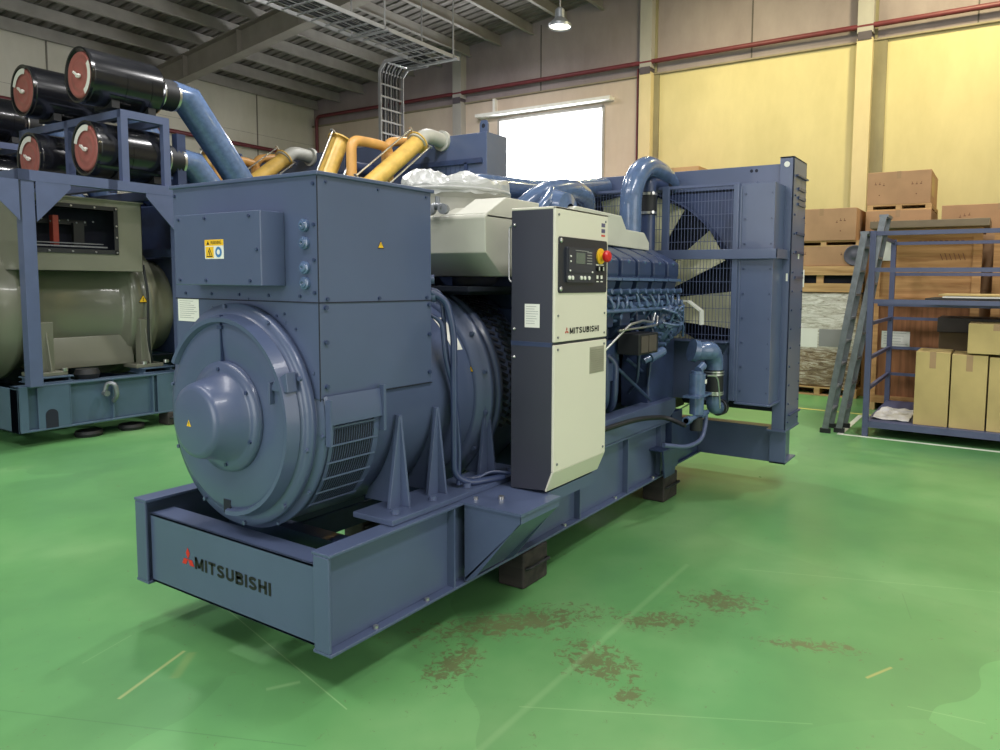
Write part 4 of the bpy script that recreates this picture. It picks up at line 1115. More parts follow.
# timber blocks under the rails
def block(x0, x1, y0, y1, h, label, name='timber_block'):
    m = MB(); m.box(x0, y0, 0, x1, y1, h)
    t = thing(name, ((x0+x1)/2, (y0+y1)/2, 0), label, 'block', 'timber blocks under the generators' )
    m.build('timber', TIMBER, t, bevel=.012)
    m = MB(); xm = (x0+x1)/2; m.tube(fillet([(x0+.02, y0-.004, h*.55), (x0+.03, y0-.03, h*.6), (x1-.03, y0-.03, h*.6), (x1-.02, y0-.004, h*.55)], .02), .010, 8)
    m.build('rope_handle', BLACK, t); return t
block(1.28, 1.52, -.01, .16, .2, 'dark timber block under the near rail below the control cabinet')
block(3.12, 3.38, -.02, .16, .2, 'dark timber block under the near rail close to the radiator end')
block(1.28, 1.52, 1.21, 1.38, .2, 'dark timber block under the far rail, hidden side of the front generator')
block(3.12, 3.38, 1.21, 1.38, .2, 'dark timber block under the far rail near the radiator of the front generator')
block(4.08, 4.34, 1.86, 2.02, .2, 'dark timber block under the far radiator foot')

# ------------------------------------------------------------------ second large generator (olive alternator), far left
def make_big_generator():
    G2 = thing('generator_set', (4.8, 6.9, .15), 'large generator with olive grey alternator and salmon capped air filters on the far left', 'generator')
    YN, YF, C2 = 5.85, 7.95, 6.9
    ZB, ZT = .15, .60
    for y0, y1, s in ((YN, YN+.16, 1), (YF-.16, YF, -1)):
        m = MB(); m.box(1.27, y0, ZB, 8.0, y1, ZB+.02); m.box(1.27, y0, ZT-.02, 8.0, y1, ZT); yc = y0+.05 if s > 0 else y1-.05; m.box(1.27, yc-.006, ZB+.02, 8.0, yc+.006, ZT-.02)
        for x in (1.72, 2.13, 2.55, 3.2, 4.0, 5.0, 6.0, 7.0): m.box(x, y0+.006, ZB+.02, x+.016, y1-.006, ZT-.02)
        m.box(1.27, y0, ZB, 1.29, y1, ZT); m.box(1.27, y0+.002, ZB, 1.36, y0+.02, ZT); m.box(1.44, y0+.002, ZB+.02, 1.72, y0+.018, ZT-.02); m.box(2.60, y0+.002, ZB+.02, 3.2, y0+.018, ZT-.02)
        sr = m.build('side_rail', BLUE3, G2, bevel=.004)
        if s > 0:
            m = MB(); m.box(1.50, y0-.001, ZB+.02, 1.61, y0+.001, .30); m.prism([(1.555+.055*math.cos(t*PI/12), .30+.055*math.sin(t*PI/12)) for t in range(13)], 'Y', y0-.001, y0+.001); m.build('fork_slot', DARK, sr)
            m = MB()
            m.tube(fillet([(2.13, y0-.01, .36), (2.13, y0-.09, .42), (2.11, y0-.09, .55), (2.06, y0-.03, .56), (2.04, y0-.01, .44)], .05), .022, 10); m.cyl((2.05, y0+.01, .45), (2.05, y0-.05, .45), .03, 12); m.build('lifting_hook', ALU, sr)
    m = MB(); m.box(1.27, YN, ZB, 1.285, YF, ZT-.02); m.box(1.27, YN+.1, ZB, 1.36, YF-.1, ZB+.015); m.build('end_beam', BLUE3, G2, bevel=.004)
    m = MB()
    for x in (1.8, 2.9, 4.5, 6.5): m.box(x, YN+.1, .2, x+.12, YF-.1, .45)
    m.build('cross_members', BLUE2, G2)
    # alternator
    CZ2 = 1.32; r1 = .66
    m = MB(); m.lathe([(.70, .0), (.70, .5), (.78, .70), (.80, .78), (.95, .78), (.96, .72), (1.42, .72), (1.44, .74), (1.50, .74), (1.52, r1), (2.44, r1), (2.47, .70), (2.50, .74)], 'X', (0, C2, CZ2), 72)
    al2 = m.build('alternator_body', OLIVE, G2, weld=True)
    m = MB(); m.lathe([(2.50, .0), (2.50, .76), (2.53, .78), (2.62, .78), (2.64, .76), (2.66, .80), (2.74, .80), (2.76, .77), (2.80, .77), (2.80, .60), (3.1, .55)], 'X', (0, C2, CZ2), 72)
    eb = m.build('drive_end_bell', OLIVE, G2, weld=True)
    warn(eb, (2.62, C2-.785, CZ2+.10), (1, 0, 0), (0, 0, 1), .07)
    m = MB(); m.prism([(6.3, 1.02), (6.22, .78), (6.22, .70), (7.58, .70), (7.58, .78), (7.5, 1.02)], 'X', 1.62, 2.55)
    m.build('alternator_skirt', OLIVE, G2, bevel=.004)
    m = MB()
    for x in (1.58, 2.56):
        for yy in (6.10, 7.62): m.box(x, yy-.02, .68, x+.12, yy+.10, 1.2); m.box(x-.10, yy-.1, .66, x+.2, yy+.18, .70); m.prism([(yy-.1, .70), (yy+.18, .70), (yy+.08, 1.2), (yy, 1.2)], 'X', x+.05, x+.065)
    m.build('mounting_feet', OLIVE, G2, bevel=.006)
    m = MB()
    for x in (1.45, 2.50):
        for y in (5.95, 7.5): m.box(x, y, .60, x+.36, y+.32, .61); m.box(x+.02, y+.02, .60, x+.04, y+.3, .66); m.box(x+.32, y+.02, .60, x+.34, y+.3, .66); m.box(x, y, .645, x+.36, y+.32, .66)
    m.build('mounting_pads', BLUE3, G2, bevel=.003)
    m = MB()
    for x in (1.50, 1.76, 2.56, 2.80): m.hexbolt((x, 6.02, .70), (0, 0, 1), .03, .03)
    m.build('mounting_bolts', STEEL, G2)
    m = MB(); m.lathe([(0, .10), (.05, .12), (.10, .10), (.10, .0)], 'Z', (1.98, 6.05, .60), 24); m.build('rubber_mount', BLACK, G2)
    # terminal box with an open window
    bx0, bx1, by0, by1, bz0, bz1 = 1.40, 2.56, 5.98, 7.78, 1.72, 2.46
    m = MB()
    m.box(bx0, by0, bz0, bx1, by0+.006, 1.93); m.box(bx0, by0, 2.37, bx1, by0+.006, bz1); m.box(bx0, by0, 1.93, 1.44, by0+.006, 2.37); m.box(2.28, by0, 1.93, bx1, by0+.006, 2.37)
    m.box(bx0, by0, bz0, bx0+.006, by1, bz1); m.box(bx1-.006, by0, bz0, bx1, by1, bz1); m.box(bx0, by1-.006, bz0, bx1, by1, bz1)
    m.box(bx0-.015, by0-.015, bz1, bx1+.015, by1+.015, bz1+.014); m.box(bx0, by0, bz0, bx1, by1, bz0+.006)
    tb2 = m.build('terminal_box', OLIVE, G2, split=False)
    m = MB()
    m.box(1.41, by0-.008, 1.90, 2.31, by0-.002, 1.945); m.box(1.41, by0-.008, 2.36, 2.31, by0-.002, 2.40); m.box(1.41, by0-.008, 1.90, 1.45, by0-.002, 2.40); m.box(2.27, by0-.008, 1.90, 2.31, by0-.002, 2.40)
    m.build('window_gasket', BLACK, tb2, split=False)
    m = MB()
    for x in (1.43, 1.65, 1.86, 2.08, 2.29): m.hexbolt((x, by0-.008, 1.92), (0, -1, 0), .010, .01); m.hexbolt((x, by0-.008, 2.38), (0, -1, 0), .010, .01)
    for z in (2.08, 2.2): m.hexbolt((1.43, by0-.008, z), (0, -1, 0), .01, .01); m.hexbolt((2.29, by0-.008, z), (0, -1, 0), .01, .01)
    m.build('gasket_screws', STEEL, tb2)
    m = MB(); m.box(1.42, by0+.35, 1.94, 2.5, by0+.37, 2.38); m.build('inner_back_plate', DARK, tb2)
    m = MB(); m.box(1.74, by0+.10, 1.98, 1.79, by0+.18, 2.28); m.build('busbar', COPPER, tb2)
    m = MB(); m.box(1.95, by0+.15, 1.97, 2.05, by0+.2, 2.22); m.box(1.50, by0+.2, 2.20, 2.1, by0+.22, 2.25); m.build('inner_bracket', BLACK, tb2, split=False)
    m = MB(); m.box(1.46, by0+.04, 1.965, 2.22, by0+.06, 1.98); m.box(1.46, by0+.08, 2.0, 2.2, by0+.09, 2.01)
    for k in range(9): m.sphere((1.5+.08*k, by0+.15, 2.22+.01*(k % 3)), .010, 8, 6)
    m.build('terminal_rail', ALU, tb2, split=False)
    m = MB(); m.tube(fillet([(2.66, 6.05, .70), (2.60, 6.0, .95), (2.60, 5.98, 1.5), (2.57, 6.0, 1.8)], .1), .014, 8); m.build('conduit', BLACK, G2)
    # engine (mostly hidden) and radiator
    m = MB(); m.box(3.1, 6.3, .75, 7.2, 7.5, 1.9); m.prism([(6.0, 1.9), (7.8, 1.9), (7.9, 2.4), (7.3, 2.55), (6.5, 2.55), (5.95, 2.4)], 'X', 3.2, 7.1); m.build('engine_block', BLUE2, G2, bevel=.02)
    for i in range(8):
        for s in (1, -1):
            q = MB(); x = 3.3+i*.47; c_ = lambda v: C2+s*v
            q.prism([(c_(.95), 2.35), (c_(.97), 2.50), (c_(.55), 2.72), (c_(.5), 2.5)], 'X', x, x+.38); q.build('rocker_cover', BLUE2, G2, bevel=.01)
    m = MB(); m.box(3.4, 6.5, 2.5, 6.9, 7.3, 2.9); m.build('charge_cooler', BLUE2, G2, bevel=.02)
    m = MB(); m.box(7.6, 5.12, .20, 8.15, 8.40, 4.07)
    rad = m.build('radiator_body', BLUE, G2, bevel=.01)
    m = MB()
    for y in (5.12, 8.24): m.prism([(y-.0, 4.07), (y+.16, 4.07), (y+.16, 4.2), (y+.13, 4.26), (y+.03, 4.26), (y, 4.2)], 'X', 7.62, 7.66)
    m.build('lifting_lugs', BLUE, rad)
    m = MB()
    for y in (5.15, 8.27): m.cyl((7.618, y+.05, 4.17), (7.614, y+.05, 4.17), .035, 16)
    m.build('lug_holes', DARK, rad)
    m = MB(); m.box(7.56, 5.2, 3.58, 7.6, 8.35, 3.66); m.box(7.56, 5.5, 2.5, 7.6, 5.56, 3.6); m.box(7.56, 8.2, 2.5, 7.6, 8.26, 3.6); m.box(7.54, 6.8, 2.5, 7.6, 6.9, 3.6)
    for k in range(27): m.box(7.57, 5.56+k*.097, 2.5, 7.575, 5.566+k*.097, 3.58)
    m.build('guard_panel', BLUE2, rad)
    m = MB(); m.tube(fillet([(7.2, 6.2, 3.3), (7.55, 6.2, 3.3), (7.6, 6.2, 3.3)], .05), .1, 14); m.tube([(7.0, 7.6, 3.6), (7.6, 7.6, 3.6)], .12, 14); m.build('coolant_pipe', BLUE2, G2)
    # ochre expansion pipes with tie rods and pale elbows
    def bellows(p, q, r, e=True, m_=YPIPE):
        p, q = Vector(p), Vector(q); d = (q-p).normalized(); u = d.orthogonal().normalized(); w = d.cross(u)
        m = MB(); m.cyl(p, q, r, 24)
        L_ = (q-p).length
        m.tube([p, p+d*.02, p+d*.02, p+d*.04], [r+.05, r+.05, r+.05, r+.05], 20); m.tube([q-d*.02, q], [r+.06, r+.06], 20)
        pp = m.build('expansion_pipe', m_, G2, split=False)
        for k in range(3):
            a = 2*PI*k/3+.6; o = (u*math.cos(a)+w*math.sin(a))*(r+.10)
            t = MB(); t.cyl(p+o, q+o, .014, 8); t.bar(q+o*.5, q+o*1.15, .05, .02, up=d); t.bar(p+o*.5, p+o*1.15, .05, .02, up=d); t.build('tie_rod', STEEL, pp, split=False)
    bellows((5.85, 6.05, 3.0), (7.0, 6.05, 3.88), .13)
    m = MB(); m.tube(fillet([(7.0, 6.05, 3.88), (7.18, 6.05, 4.02), (7.38, 6.05, 4.02), (7.62, 6.05, 4.0)], .2, 8), .12, 20); m.cyl((7.56, 6.05, 4.0), (7.62, 6.05, 4.0), .17, 20); m.cyl((6.98, 6.05, 3.86), (7.02, 6.05, 3.9), .17, 20)
    m.build('pale_elbow', GREYP, G2)
    bellows((5.55, 6.6, 3.05), (5.90, 6.6, 3.78), .13)
    m = MB()
    m.tube(fillet([(5.75, 6.2, 3.0), (5.75, 6.2, 3.72), (6.05, 6.2, 3.74), (6.35, 6.2, 3.74), (6.50, 6.2, 3.70), (6.5, 6.2, 3.2)], .16, 8), .075, 16)
    m.tube(fillet([(6.6, 6.35, 3.2), (6.6, 6.35, 3.85), (7.2, 6.35, 3.95)], .2, 8), .075, 16)
    m.build('ochre_bypass_pipe', YPIPE2, G2)
    # filter rack
    P0, P1, P2 = 1.30, 2.30, 2.86
    m = MB()
    rack = None
    for x, y in ((1.33, 5.82), (2.80, 5.82), (1.33, 8.0), (2.80, 8.0)):
        m = MB(); m.box(x+.02, y-.06, ZT, x+.13, y+.06, 2.64); p = m.build('rack_post', BLUED, G2, bevel=.004)
    m = MB()
    for y in (5.75, 7.93): m.box(1.33, y, 2.56, 3.0, y+.08, 2.66)
    for x in (1.33, 2.12, 2.86): m.box(x, 5.75, 2.56, x+.09, 8.0, 2.66)
    m.build('rack_frame', BLUED, G2, split=False)
    m = MB()
    for s, x in ((1, 1.47), (-1, 1.33), (1, 2.94), (-1, 2.80)):
        m.prism([(x, 2.56), (x+s*.30, 2.56), (x+s*.30, 2.52), (x, 2.18)], 'Y', 5.752, 5.764)
    m.build('gusset_plates', BLUED, G2)
    m = MB()
    for y in (5.78, 6.9, 8.0):
        for x in (2.28, 2.72): m.box(x, y, 2.66, x+.07, y+.07, 3.38)
    for y in (5.78, 6.9, 8.0): m.box(2.28, y, 3.32, 2.79, y+.07, 3.40)
    for x in (2.28, 2.72): m.box(x, 5.78, 3.32, x+.07, 8.07, 3.40)
    m.build('upper_rack', BLUED, G2, split=False)
    def filt(x, y, z, big=True):
        r = .285
        m = MB(); m.lathe([(-.01, r-.05), (-.03, r-.02), (-.03, r), (.0, r-.004), (.01, r), (.70, r), (.74, r-.03), (.76, r-.12), (.77, .14), (.80, .14)], 'X', (x, y, z), 40)
        for xx in (.32, .58): m.lathe([(xx, r+.004), (xx+.09, r+.004)], 'X', (x, y, z), 24, a0=PI*.95, a1=PI*1.75)
        f_ = m.build('air_filter', BLACKG, G2, split=False)
        m = MB(); m.lathe([(-.012, .0), (-.012, .10), (-.02, .12), (-.02, .15), (-.010, .17), (-.020, .20), (-.024, .225), (-.012, .235), (.0, .235)], 'X', (x, y, z), 40)
        cap = m.build('end_cap', CAPR, f_, weld=True, split=False)
        m = MB(); m.lathe([(-.026, r-.105), (-.027, r-.045)], 'X', (x, y, z), 16, a0=(2.6 if z > 3.5 and y < 7 else .3), a1=(4.2 if z > 3.5 and y < 7 else 1.9)); m.sphere((x-.03, y, z-.01), .04, sc=(.6, 1, .6)); m.bar((x-.05, y-.05, z-.03), (x-.05, y+.05, z+.03), .02, .02)
        tag(m.build('cap_label', WHITE, f_, split=False), 'white crescent label and wing nut')
        m = MB(); 
        for k in range(4): m.lathe([(.79+.045*k, .155), (.812+.045*k, .175), (.835+.045*k, .155)], 'X', (x, y, z), 28)
        m.build('rubber_bellows', BLACK, f_, weld=True, split=False)
        m = MB()
        for xx in (.79, .95): m.lathe([(xx, .168), (xx+.03, .168)], 'X', (x, y, z), 28)
        m.build('bellows_clamp', STEEL, f_)
        for xx in (.2, .58):
            q = MB(); q.box(x+xx, y-.18, z-.30, x+xx+.08, y+.18, z-.22); q.build('filter_saddle', BLACK, f_, split=False)
    for y in (6.16, 7.42):
        filt(2.10, y, 3.745); filt(2.12, y-.03, 3.0)
        m = MB(); m.tube([(3.04, y, 3.76), (3.22, y, 3.76), (4.02, y, 2.72)], [.165, .18, .17], 10, caps=True); m.build('intake_duct', BLUEP, G2)
        m = MB(); m.tube([(3.06, y-.03, 3.01), (3.24, y-.03, 3.01), (3.80, y-.03, 2.35), (4.2, y-.03, 2.2)], .165, 10); m.build('intake_duct', BLUEP, G2)
    m = MB(); m.box(3.0, 6.0, 2.4, 3.1, 6.1, 3.3); m.box(3.0, 5.8, 1.9, 3.1, 7.9, 2.0); m.build('duct_stay', BLUE2, G2, split=False)
    return G2
g2 = make_big_generator()
g3 = copy_tree(g2, (4.8, 10.2, .15))
g3['label'] = 'farthest generator, only its filter ends and ochre pipe show behind the olive one'
for (x0, x1, y, lab) in ((2.70, 2.95, 5.84, 'dark timber block under the near rail of the olive generator'), (7.0, 7.3, 5.84, 'timber block under the near rail far end of the olive generator'), (1.6, 1.85, 7.75, 'timber block under the far rail of the olive generator'), (7.0, 7.3, 7.75, 'timber block under the far rail end of the olive generator'),
                         (1.6, 1.85, 9.14, 'timber block under the farthest generator, alternator end'), (7.0, 7.3, 9.14, 'timber block under the farthest generator, radiator end'), (1.6, 1.85, 11.05, 'timber block at the wall side of the farthest generator'), (7.0, 7.3, 11.05, 'timber block at the wall side under the farthest radiator')):
    block(x0, x1, y, y+.2, .15, lab)
for x, lab in ((1.95, 'flat rubber pad on the floor under the olive generator, nearer the post'), (2.38, 'flat rubber pad under the olive generator, nearer the timber block')):
    m = MB(); m.lathe([(0, .0), (0, .12), (.03, .13), (.06, .12), (.06, 0)], 'Z', (x, 6.0, 0), 28); o = m.build('rubber_pad', BLACK); tag(o, lab, 'pad', 'rubber pads')

# ------------------------------------------------------------------ storage bay on the right
def carton(x0, y0, z0, dx, dy, dz, label, m_=CARD, marks=True, group=None, tape=True):
    m = MB(); m.box(x0, y0, z0, x0+dx, y0+dy, z0+dz)
    t = thing('cardboard_box', (x0+dx/2, y0+dy/2, z0), label, 'box', group)
    m.build('carton', m_, t, bevel=.006)
    if tape:
        q = MB(); ym = y0+dy/2; q.box(x0-.0012, ym-.03, z0+dz*.78, x0, ym+.03, z0+dz); 
        q.build('tape', TAPE, t, split=False)
    if marks:
        q = MB(); r_ = random.Random(label)
        for cx in (.2, .78):
            for k in range(3):
                yy = y0+dy*(1-cx)+(k-1)*.055; zz = z0+dz*.62+r_.uniform(-.02, .02)
                q.box(x0-.0015, yy-.014, zz-.018, x0-.0005, yy+.014, zz-.008); q.bar((x0-.001, yy, zz-.008), (x0-.001, yy+r_.uniform(-.01, .01), zz+.02), .006, .001, up=(1, 0, 0))
            q.box(x0-.0015, y0+dy*(1-cx)-.008, z0+dz*.28, x0-.0005, y0+dy*(1-cx)+.008, z0+dz*.31)
        q.build('handling_symbols', CARDMARK, t, split=False)
    return t
TAPE = mat('brown_tape', srgb(158, 126, 88), .35)
CARDMARK = mat('stamp_ink', srgb(110, 74, 56), .8)
def pallet(x0, y0, z0, dx, dy, label, h=.12, group='wooden pallets in the storage bay'):
    t = thing('wooden_pallet', (x0+dx/2, y0+dy/2, z0), label, 'pallet', group)
    n = max(4, int(dx/.16))
    for i in range(n): q = MB(); xx = x0+i*(dx-.1)/(n-1); q.box(xx, y0, z0+h-.02, xx+.1, y0+dy, z0+h); q.build('deck_board', WOOD, t)
    for y in (y0, y0+dy/2-.04, y0+dy-.08):
        q = MB(); q.box(x0, y, z0+.018, x0+dx, y+.08, z0+h-.02); q.build('bearer', WOOD, t)
    for xx in (x0, x0+dx/2-.05, x0+dx-.1): q = MB(); q.box(xx, y0, z0, xx+.1, y0+dy, z0+.018); q.build('base_board', WOOD, t)
    return t
# first stack (beside the radiator)
XA = 9.3
pallet(XA, -.36, 0, 1.1, 1.12, 'pine pallet on the floor under the film wrapped load', .13)
m = MB(); 
vs = []; n = 14
m.box(XA+.02, -.33, .13, XA+1.08, .73, 1.55)
t = thing('wrapped_load', (XA+.55, .2, .13), 'white stretch film wrapped pallet load with paper sheets, beside the ladder', 'wrapped pallet')
m.build('film_wrap', WRAP, t, bevel=.04)
q = MB(); q.box(XA+.017, .22, .72, XA+.020, .50, 1.0); q.build('paper_sheet', WHITE, t); q = MB(); q.box(XA+.017, -.12, .74, XA+.020, .20, 1.0); q.build('grey_sheet', PRINT, t)
t = thing('slatted_crate', (XA+.55, .2, 1.55), 'low slatted pine crate on top of the film wrapped load', 'crate')
for z in (1.55, 1.80):
    for x in (XA, XA+1.06): q = MB(); q.box(x, -.34, z, x+.03, .74, z+.13); q.build('slat', WOOD, t)
    for y in (-.34, .71): q = MB(); q.box(XA+.03, y, z, XA+1.06, y+.03, z+.13); q.build('slat', WOOD, t)
for y in (-.30, .17, .22, .66):
    for x in (XA+.03, XA+1.02): q = MB(); q.box(x, y, 1.555, x+.04, y+.05, 1.925); q.build('corner_post', WOOD, t)
q = MB(); q.box(XA+.03, -.31, 1.93, XA+1.06, .71, 1.935); q.build('lid_sheet', WOOD, t)
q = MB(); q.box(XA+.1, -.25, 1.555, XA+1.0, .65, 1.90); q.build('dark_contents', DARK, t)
q = MB(); q.box(XA-.002, .44, 1.62, XA-.001, .60, 1.88); q.build('shipping_label', WHITE, t)
carton(XA+.04, -.36, 1.937, 1.0, 1.08, .285, 'long flat brown box standing on the slatted crate behind the grey disc', tape=False)
pallet(XA+.04, -.34, 2.222, 1.0, 1.06, 'thin pine pallet between the two boxes of the left stack', .085)
carton(XA+.02, -.26, 2.307, 1.0, .98, .47, 'brown box on top of the left stack beside the radiator')
t = thing('grey_disc', (XA-.0, -.255, 1.937), 'round grey disc wheel leaning against the box on the slatted crate', 'wheel')
q = MB(); q.lathe([(-.012, .0), (-.03, .03), (-.012, .045), (-.006, .115), (-.022, .135), (-.022, .148), (.0, .15), (.0, 0)], 'X', (XA+.03, -.255, 2.087), 40); q.build('wheel_disc', mat('grey_rubber', srgb(78, 80, 92), .5), t, weld=True)
# second stack (against the pilaster)
XC = 9.62
pallet(XC, -1.22, 0, 1.2, .86, 'pine pallet on the floor under the middle stack of boxes', .13)
carton(XC+.01, -1.2, .13, 1.15, .84, .80, 'big brown box at the bottom of the middle stack behind the ladder', marks=False)
carton(XC+.01, -1.2, .93, 1.15, .84, .80, 'big brown box second from the bottom of the middle stack', marks=False)
carton(XC+.01, -1.2, 1.73, 1.15, .84, .55, 'brown box third from the bottom of the middle stack', marks=False)
carton(XC-.02, -1.2, 2.28, 1.15, .86, .46, 'brown box under the topmost pallet of the middle stack')
pallet(XC+.0, -1.2, 2.74, 1.1, .85, 'thin pallet under the topmost box of all', .085)
tb_ = carton(XC, -1.18, 2.825, 1.1, .84, .47, 'topmost brown box of all, high on the middle stack against the yellow wall')
q = MB(); q.box(XC+.15, -1.1815, 2.95, XC+.55, -1.1803, 3.22); q.build('shipping_label', CARD2, tb_)
# third stack
for k, (z, h) in enumerate(((0, .8), (.8, .8), (1.6, .8))):
    carton(XC, -2.75, z, 1.1, 1.4, h, 'wide brown box in the right stack behind the plywood crate, %s' % ('on the floor', 'second from the floor', 'third from the floor')[k], marks=False)
carton(XC, -2.75, 2.4, 1.1, 1.42, .38, 'long low brown box on top of the right stack at the picture edge', marks=True)
# boxes behind the radiator
for k in range(4):
    carton(10.5, 2.62, k*.94, 1.0, 1.0, .93, 'brown box in the stack behind the radiator top, %s' % ('on the floor', 'second up', 'third up', 'topmost')[k], marks=False)
for k in range(4):
    carton(10.5, 3.9, k*.89, 1.0, 1.2, .885, 'brown box in the stack right under the window, %s' % ('on the floor', 'second up', 'third up', 'topmost')[k], marks=False)

# big plywood crate behind the trolley
def ply_crate(x0, y0, dx, dy, h, label, dark=False):
    t = thing('plywood_crate', (x0+dx/2, y0+dy/2, 0), label, 'crate')
    q = MB(); q.box(x0+.03, y0+.03, .10, x0+dx-.03, y0+dy-.03, h-.02); q.build('crate_body', PLY, t)
    q = MB(); q.box(x0+.025, y0+.03, .12, x0+.03, y0+dy-.03, 1.38); q.build('lower_panel', PLYD, t)
    for y in (y0, y0+dy-.10): q = MB(); q.box(x0, y, .10, x0+.03, y+.10, h); q.build('batten', PLY, t)
    for z in (.10, 1.40, h-.10): q = MB(); q.box(x0, y0+.10, z, x0+.03, y0+dy-.10, z+.10); q.build('batten', PLY, t)
    for y in (y0, y0+dy/2-.05, y0+dy-.10): q = MB(); q.box(x0, y, 0, x0+dx, y+.10, .10); q.build('skid', WOOD, t)
    q = MB(); q.box(x0-.005, y0-.005, h, x0+dx, y0+dy, h+.02); q.build('lid', PLY, t)
    return t
CX0 = 8.45
pc = ply_crate(CX0, -1.88, 1.1, 1.25, 2.36, 'tall plywood crate standing behind the blue cage trolley')
lines_sticker('crate_label', pc, (CX0-.002, -.78, .84), (0, -1, 0), (0, 0, 1), .34, .22, WHITE, 5)
q = MB(); q.box(CX0-.002, -.88, 1.98, CX0-.001, -.66, 2.24); q.build('shipping_label', WHITE, pc)
q = MB(); rr = random.Random(2)
for i in range(9): q.box(CX0-.0015, -1.2-.06*i, 2.20, CX0-.0005, -1.165-.06*i, 2.23)
for i in range(6): q.bar((CX0-.001, -1.45-.05*i, 1.98), (CX0-.001, -1.42-.05*i, 2.06+.01*(i % 2)), .008, .001, up=(1, 0, 0))
q.build('stencil_marks', CARDMARK, pc, split=False)
ply_crate(CX0+.1, -3.2, 1.0, 1.2, 2.30, 'second plywood crate right of the tall one at the picture edge')
q = MB(); q.hexa([(CX0-.28, -1.95, 2.381), (CX0+.9, -1.95, 2.381), (CX0+.9, -.62, 2.381), (CX0-.28, -.62, 2.381), (CX0-.28, -1.95, 2.47), (CX0+.9, -1.95, 2.50), (CX0+.9, -.62, 2.50), (CX0-.28, -.62, 2.47)])
o = q.build('stacked_boards', mat('grey_brown_board', srgb(112, 98, 76), .5), bevel=.004); tag(o, 'dark flat boards lying on top of the tall plywood crate', 'board')

# cage trolley
TX0, TX1, TY0, TY1 = 6.60, 8.28, -.90, -3.3
t = thing('cage_trolley', (7.4, -2.1, 0), 'blue steel cage trolley loaded with cartons at the right edge', 'trolley')
TB = mat('trolley_blue_paint', srgb(78, 84, 114), .45, var=.06)
for (x, y) in ((TX0, TY0), (TX1, TY0), (TX0, TY1), (TX1, TY1)):
    q = MB(); q.box(x-.03, y-.03, 0.0, x+.03, y+.03, 2.24); q.build('post', TB, t)
for z in (2.19, 1.80, 1.46):
    q = MB(); q.box(TX0-.02, TY1, z, TX0+.02, TY0, z+.045); q.build('front_rail', TB, t)
    q = MB(); q.box(TX1-.02, TY1, z-.02, TX1+.02, TY0, z+.02); q.build('back_rail', TB, t)
for z in (1.22, .84, .5, 2.19):
    q = MB(); q.box(TX0, TY0-.018, z, TX1, TY0+.018, z+.036); q.build('side_rail', TB, t)
    q = MB(); q.box(TX0, TY1-.018, z, TX1, TY1+.018, z+.036); q.build('side_rail', TB, t)
for z in (1.22, .84, .5): q = MB(); q.box(TX1-.018, TY1, z, TX1+.018, TY0, z+.036); q.build('back_rail', TB, t)
q = MB(); q.box(TX0-.02, TY1, .10, TX1, TY0, .17); q.build('deck', TB, t)
# shelf rails carrying the sheets
for xx in (7.1, 7.7): q = MB(); q.box(xx, TY1, 1.42, xx+.04, TY0, 1.46); q.build('shelf_bar', TB, t)
BX = TX0+.06
for k, (y, lab) in enumerate(((-1.69, 'tan carton standing on the trolley deck, leftmost of the row'), (-2.03, 'tan carton standing on the trolley deck, second from the left'), (-2.37, 'tan carton standing on the trolley deck at the picture edge'))):
    carton(BX, y, .17, .50, .325, .79-.012*k, lab, CARD2, marks=False, group=None)
carton(BX-.02, -2.34, .965, .50, .50, .31, 'tan carton lying on top of the standing cartons on the trolley', CARD2, marks=False)
carton(7.45, -2.2, .17, .55, .68, .96, 'dark brown carton behind the tan row on the trolley deck', CARDD, marks=False)
q = MB(); q.box(7.40, -2.22, 1.131, 8.02, -1.50, 1.30); o = q.build('black_tray', mat('dark_brown_tray', srgb(56, 48, 44), .6), bevel=.01); tag(o, 'dark tray lying on the dark carton on the trolley', 'tray')
# loose sheets on the shelf
for k, (dy, x0, z, m_, lab) in enumerate(((0, 6.70, 1.508, BLACK, 'black flat panel lowest of the sheets lying on the trolley rails'), (.16, 6.74, 1.530, WHITE, 'white flat sheet in the stack on the trolley rails'), (.12, 6.78, 1.552, CARD2, 'tan cardboard sheet topmost on the trolley rails'))):
    q = MB(); q.box(x0, -3.1, z, x0+1.3, -1.42-dy, z+.016); o = q.build('flat_sheet', m_, bevel=.002); tag(o, lab, 'sheet')
# paper on the deck
q = MB(); r_ = random.Random(4); nx, ny = 8, 6; vs = []
for i in range(nx+1):
    for j in range(ny+1): vs.append((6.72+.8*i/nx, -1.32+.38*j/ny, .178+r_.uniform(0, .035)))
q.add(vs, [(i*(ny+1)+j, (i+1)*(ny+1)+j, (i+1)*(ny+1)+j+1, i*(ny+1)+j+1) for i in range(nx) for j in range(ny)], False)
o = q.build('wrapping_paper', mat('grey_paper', srgb(190, 190, 194), .7)); sd = o.modifiers.new('s', 'SOLIDIFY'); sd.thickness = .004; tag(o, 'crumpled grey wrapping paper on the trolley deck', 'paper')

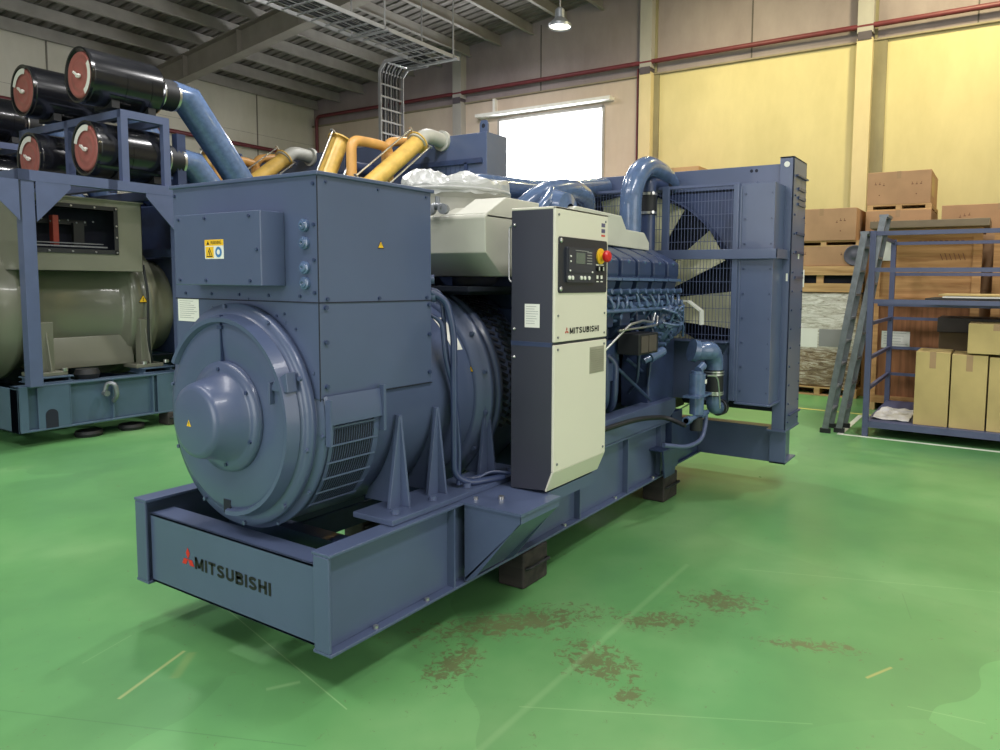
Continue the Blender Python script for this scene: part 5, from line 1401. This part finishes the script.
# folding ladder leaning beside the trolley
def ladder(px, fy, ty, h, w, label, z0=0.0):
    t = thing('step_ladder', (px, fy, 0), label, 'ladder', None)
    for x in (px, px+w):
        q = MB(); q.bar((x, fy, .03), (x, ty, h), .03, .065, up=(0, 1, 0)); q.build('side_rail', ALU, t)
        q = MB(); q.box(x-.025, fy-.06, 0, x+.025, fy+.05, .05); q.build('rubber_foot', BLACK, t)
    n = int(h/.27)
    for i in range(1, n+1):
        f_ = i/(n+.6); q = MB(); y = fy+(ty-fy)*f_; z = h*f_
        q.box(px, y-.035, z-.012, px+w, y+.035, z+.012); q.build('rung', ALU, t)
    q = MB(); q.bar((px, ty, h), (px+w, ty, h), .09, .03); q.build('top_cap', ALU, t)
    return t
ladder(6.52, -.49, -.82, 2.22, .34, 'grey aluminium ladder section leaning on the trolley, nearer the radiator')
ladder(6.62, -.62, -.99, 2.40, .34, 'grey aluminium ladder section leaning closest to the trolley post')

# painted floor lines
ln = MB(); ln.box(7.97, -7, 0, 8.03, 5.0, .001); o = ln.build('floor_line', mat('yellow_line_paint', srgb(206, 196, 110), .5)); tag(o, 'thin yellow line painted on the floor in front of the stacks', 'line')
ln = MB(); ln.box(6.50, -3.6, 0, 6.56, -.62, .001); ln.box(6.56, -.68, 0, 7.9, -.62, .001); o = ln.build('floor_line', mat('white_line_paint', srgb(206, 210, 196), .5)); tag(o, 'white line painted on the floor round the cage trolley', 'line')

# ------------------------------------------------------------------ light
def area(name, loc, rot, sx, sy, power, col):
    l = bpy.data.lights.new(name, 'AREA'); l.shape = 'RECTANGLE'; l.size = sx; l.size_y = sy; l.energy = power; l.color = col
    o = bpy.data.objects.new(name, l); COL.objects.link(o); o.location = loc; o.rotation_euler = rot; return o
# added overhead fill lights without roof openings, and white high-bay lamps under the roof
area('roof_fill_light', (-3.4, 3.5, roofz(3.5)-.35), (0, 0, 0), 1.0, 8, 380, (1, .97, .96))
area('roof_fill_light', (-1.5, -4.6, roofz(-4.6)-.35), (0, 0, 0), 6.0, 1.0, 520, (1, .97, .95))
for x, y, p in ((5.4, 3.2, 215), (5.4, -2.6, 170), (2.6, 5.6, 190), (.6, 2.4, 110), (9.0, 7.5, 130)):
    area('high_bay_light', (x, y, roofz(y)-.8), (0, 0, 0), .45, .45, p, (1, .98, .97))
# warm high-bay lamps over the storage bay on the right
area('warm_lamp', (9.6, -1.6, 7.6), (0, math.radians(-20), 0), .5, .5, 235, (1, .88, .50))
area('warm_lamp', (9.4, 2.4, 6.9), (0, math.radians(-24), 0), .5, .5, 105, (1, .88, .50))
# added daylight fill panels, no openings there: behind the camera, at the near side wall
area('wall_fill_light', (-8.6, 0.5, 2.6), (0, math.radians(-90), 0), 4.5, 6, 330, (.97, .97, 1))
area('wall_fill_light', (1.0, -7.2, 2.6), (math.radians(90), 0, 0), 5.0, 4.5, 130, (1, .97, .95))
# daylight outside the window
w = bpy.data.worlds.new('outdoor'); bpy.context.scene.world = w; w.use_nodes = True
w.node_tree.nodes['Background'].inputs[0].default_value = (.93, .96, 1, 1); w.node_tree.nodes['Background'].inputs[1].default_value = 7.0
area('window_daylight', (12.5, 6.76, 4.2), (0, math.radians(90), 0), 2.4, 2.7, 260, (.9, .94, 1))

# ------------------------------------------------------------------ camera
cd = bpy.data.cameras.new('camera'); cam = bpy.data.objects.new('camera', cd); COL.objects.link(cam)
cd.sensor_width = 36; cd.sensor_fit = 'HORIZONTAL'; cd.lens = 717.4/1000*36; cd.shift_x = -.066; cd.shift_y = -.0341
yaw, pitch, roll = .5467, .0809, -.01
f = Vector((math.cos(yaw)*math.cos(pitch), math.sin(yaw)*math.cos(pitch), -math.sin(pitch)))
r = f.cross(Vector((0, 0, 1))).normalized(); d = f.cross(r)
r2 = math.cos(roll)*r+math.sin(roll)*d; d2 = -math.sin(roll)*r+math.cos(roll)*d
M = Matrix((r2, -d2, -f)).transposed().to_4x4(); M.translation = Vector((-1.797, -2.135, 1.65)); cam.matrix_world = M
cd.clip_end = 200
sc = bpy.context.scene; sc.camera = cam
sc.view_settings.view_transform = 'Standard'; sc.view_settings.look = 'None'; sc.view_settings.gamma = 1; sc.view_settings.use_curve_mapping = False
sc.view_settings.exposure = 0.0
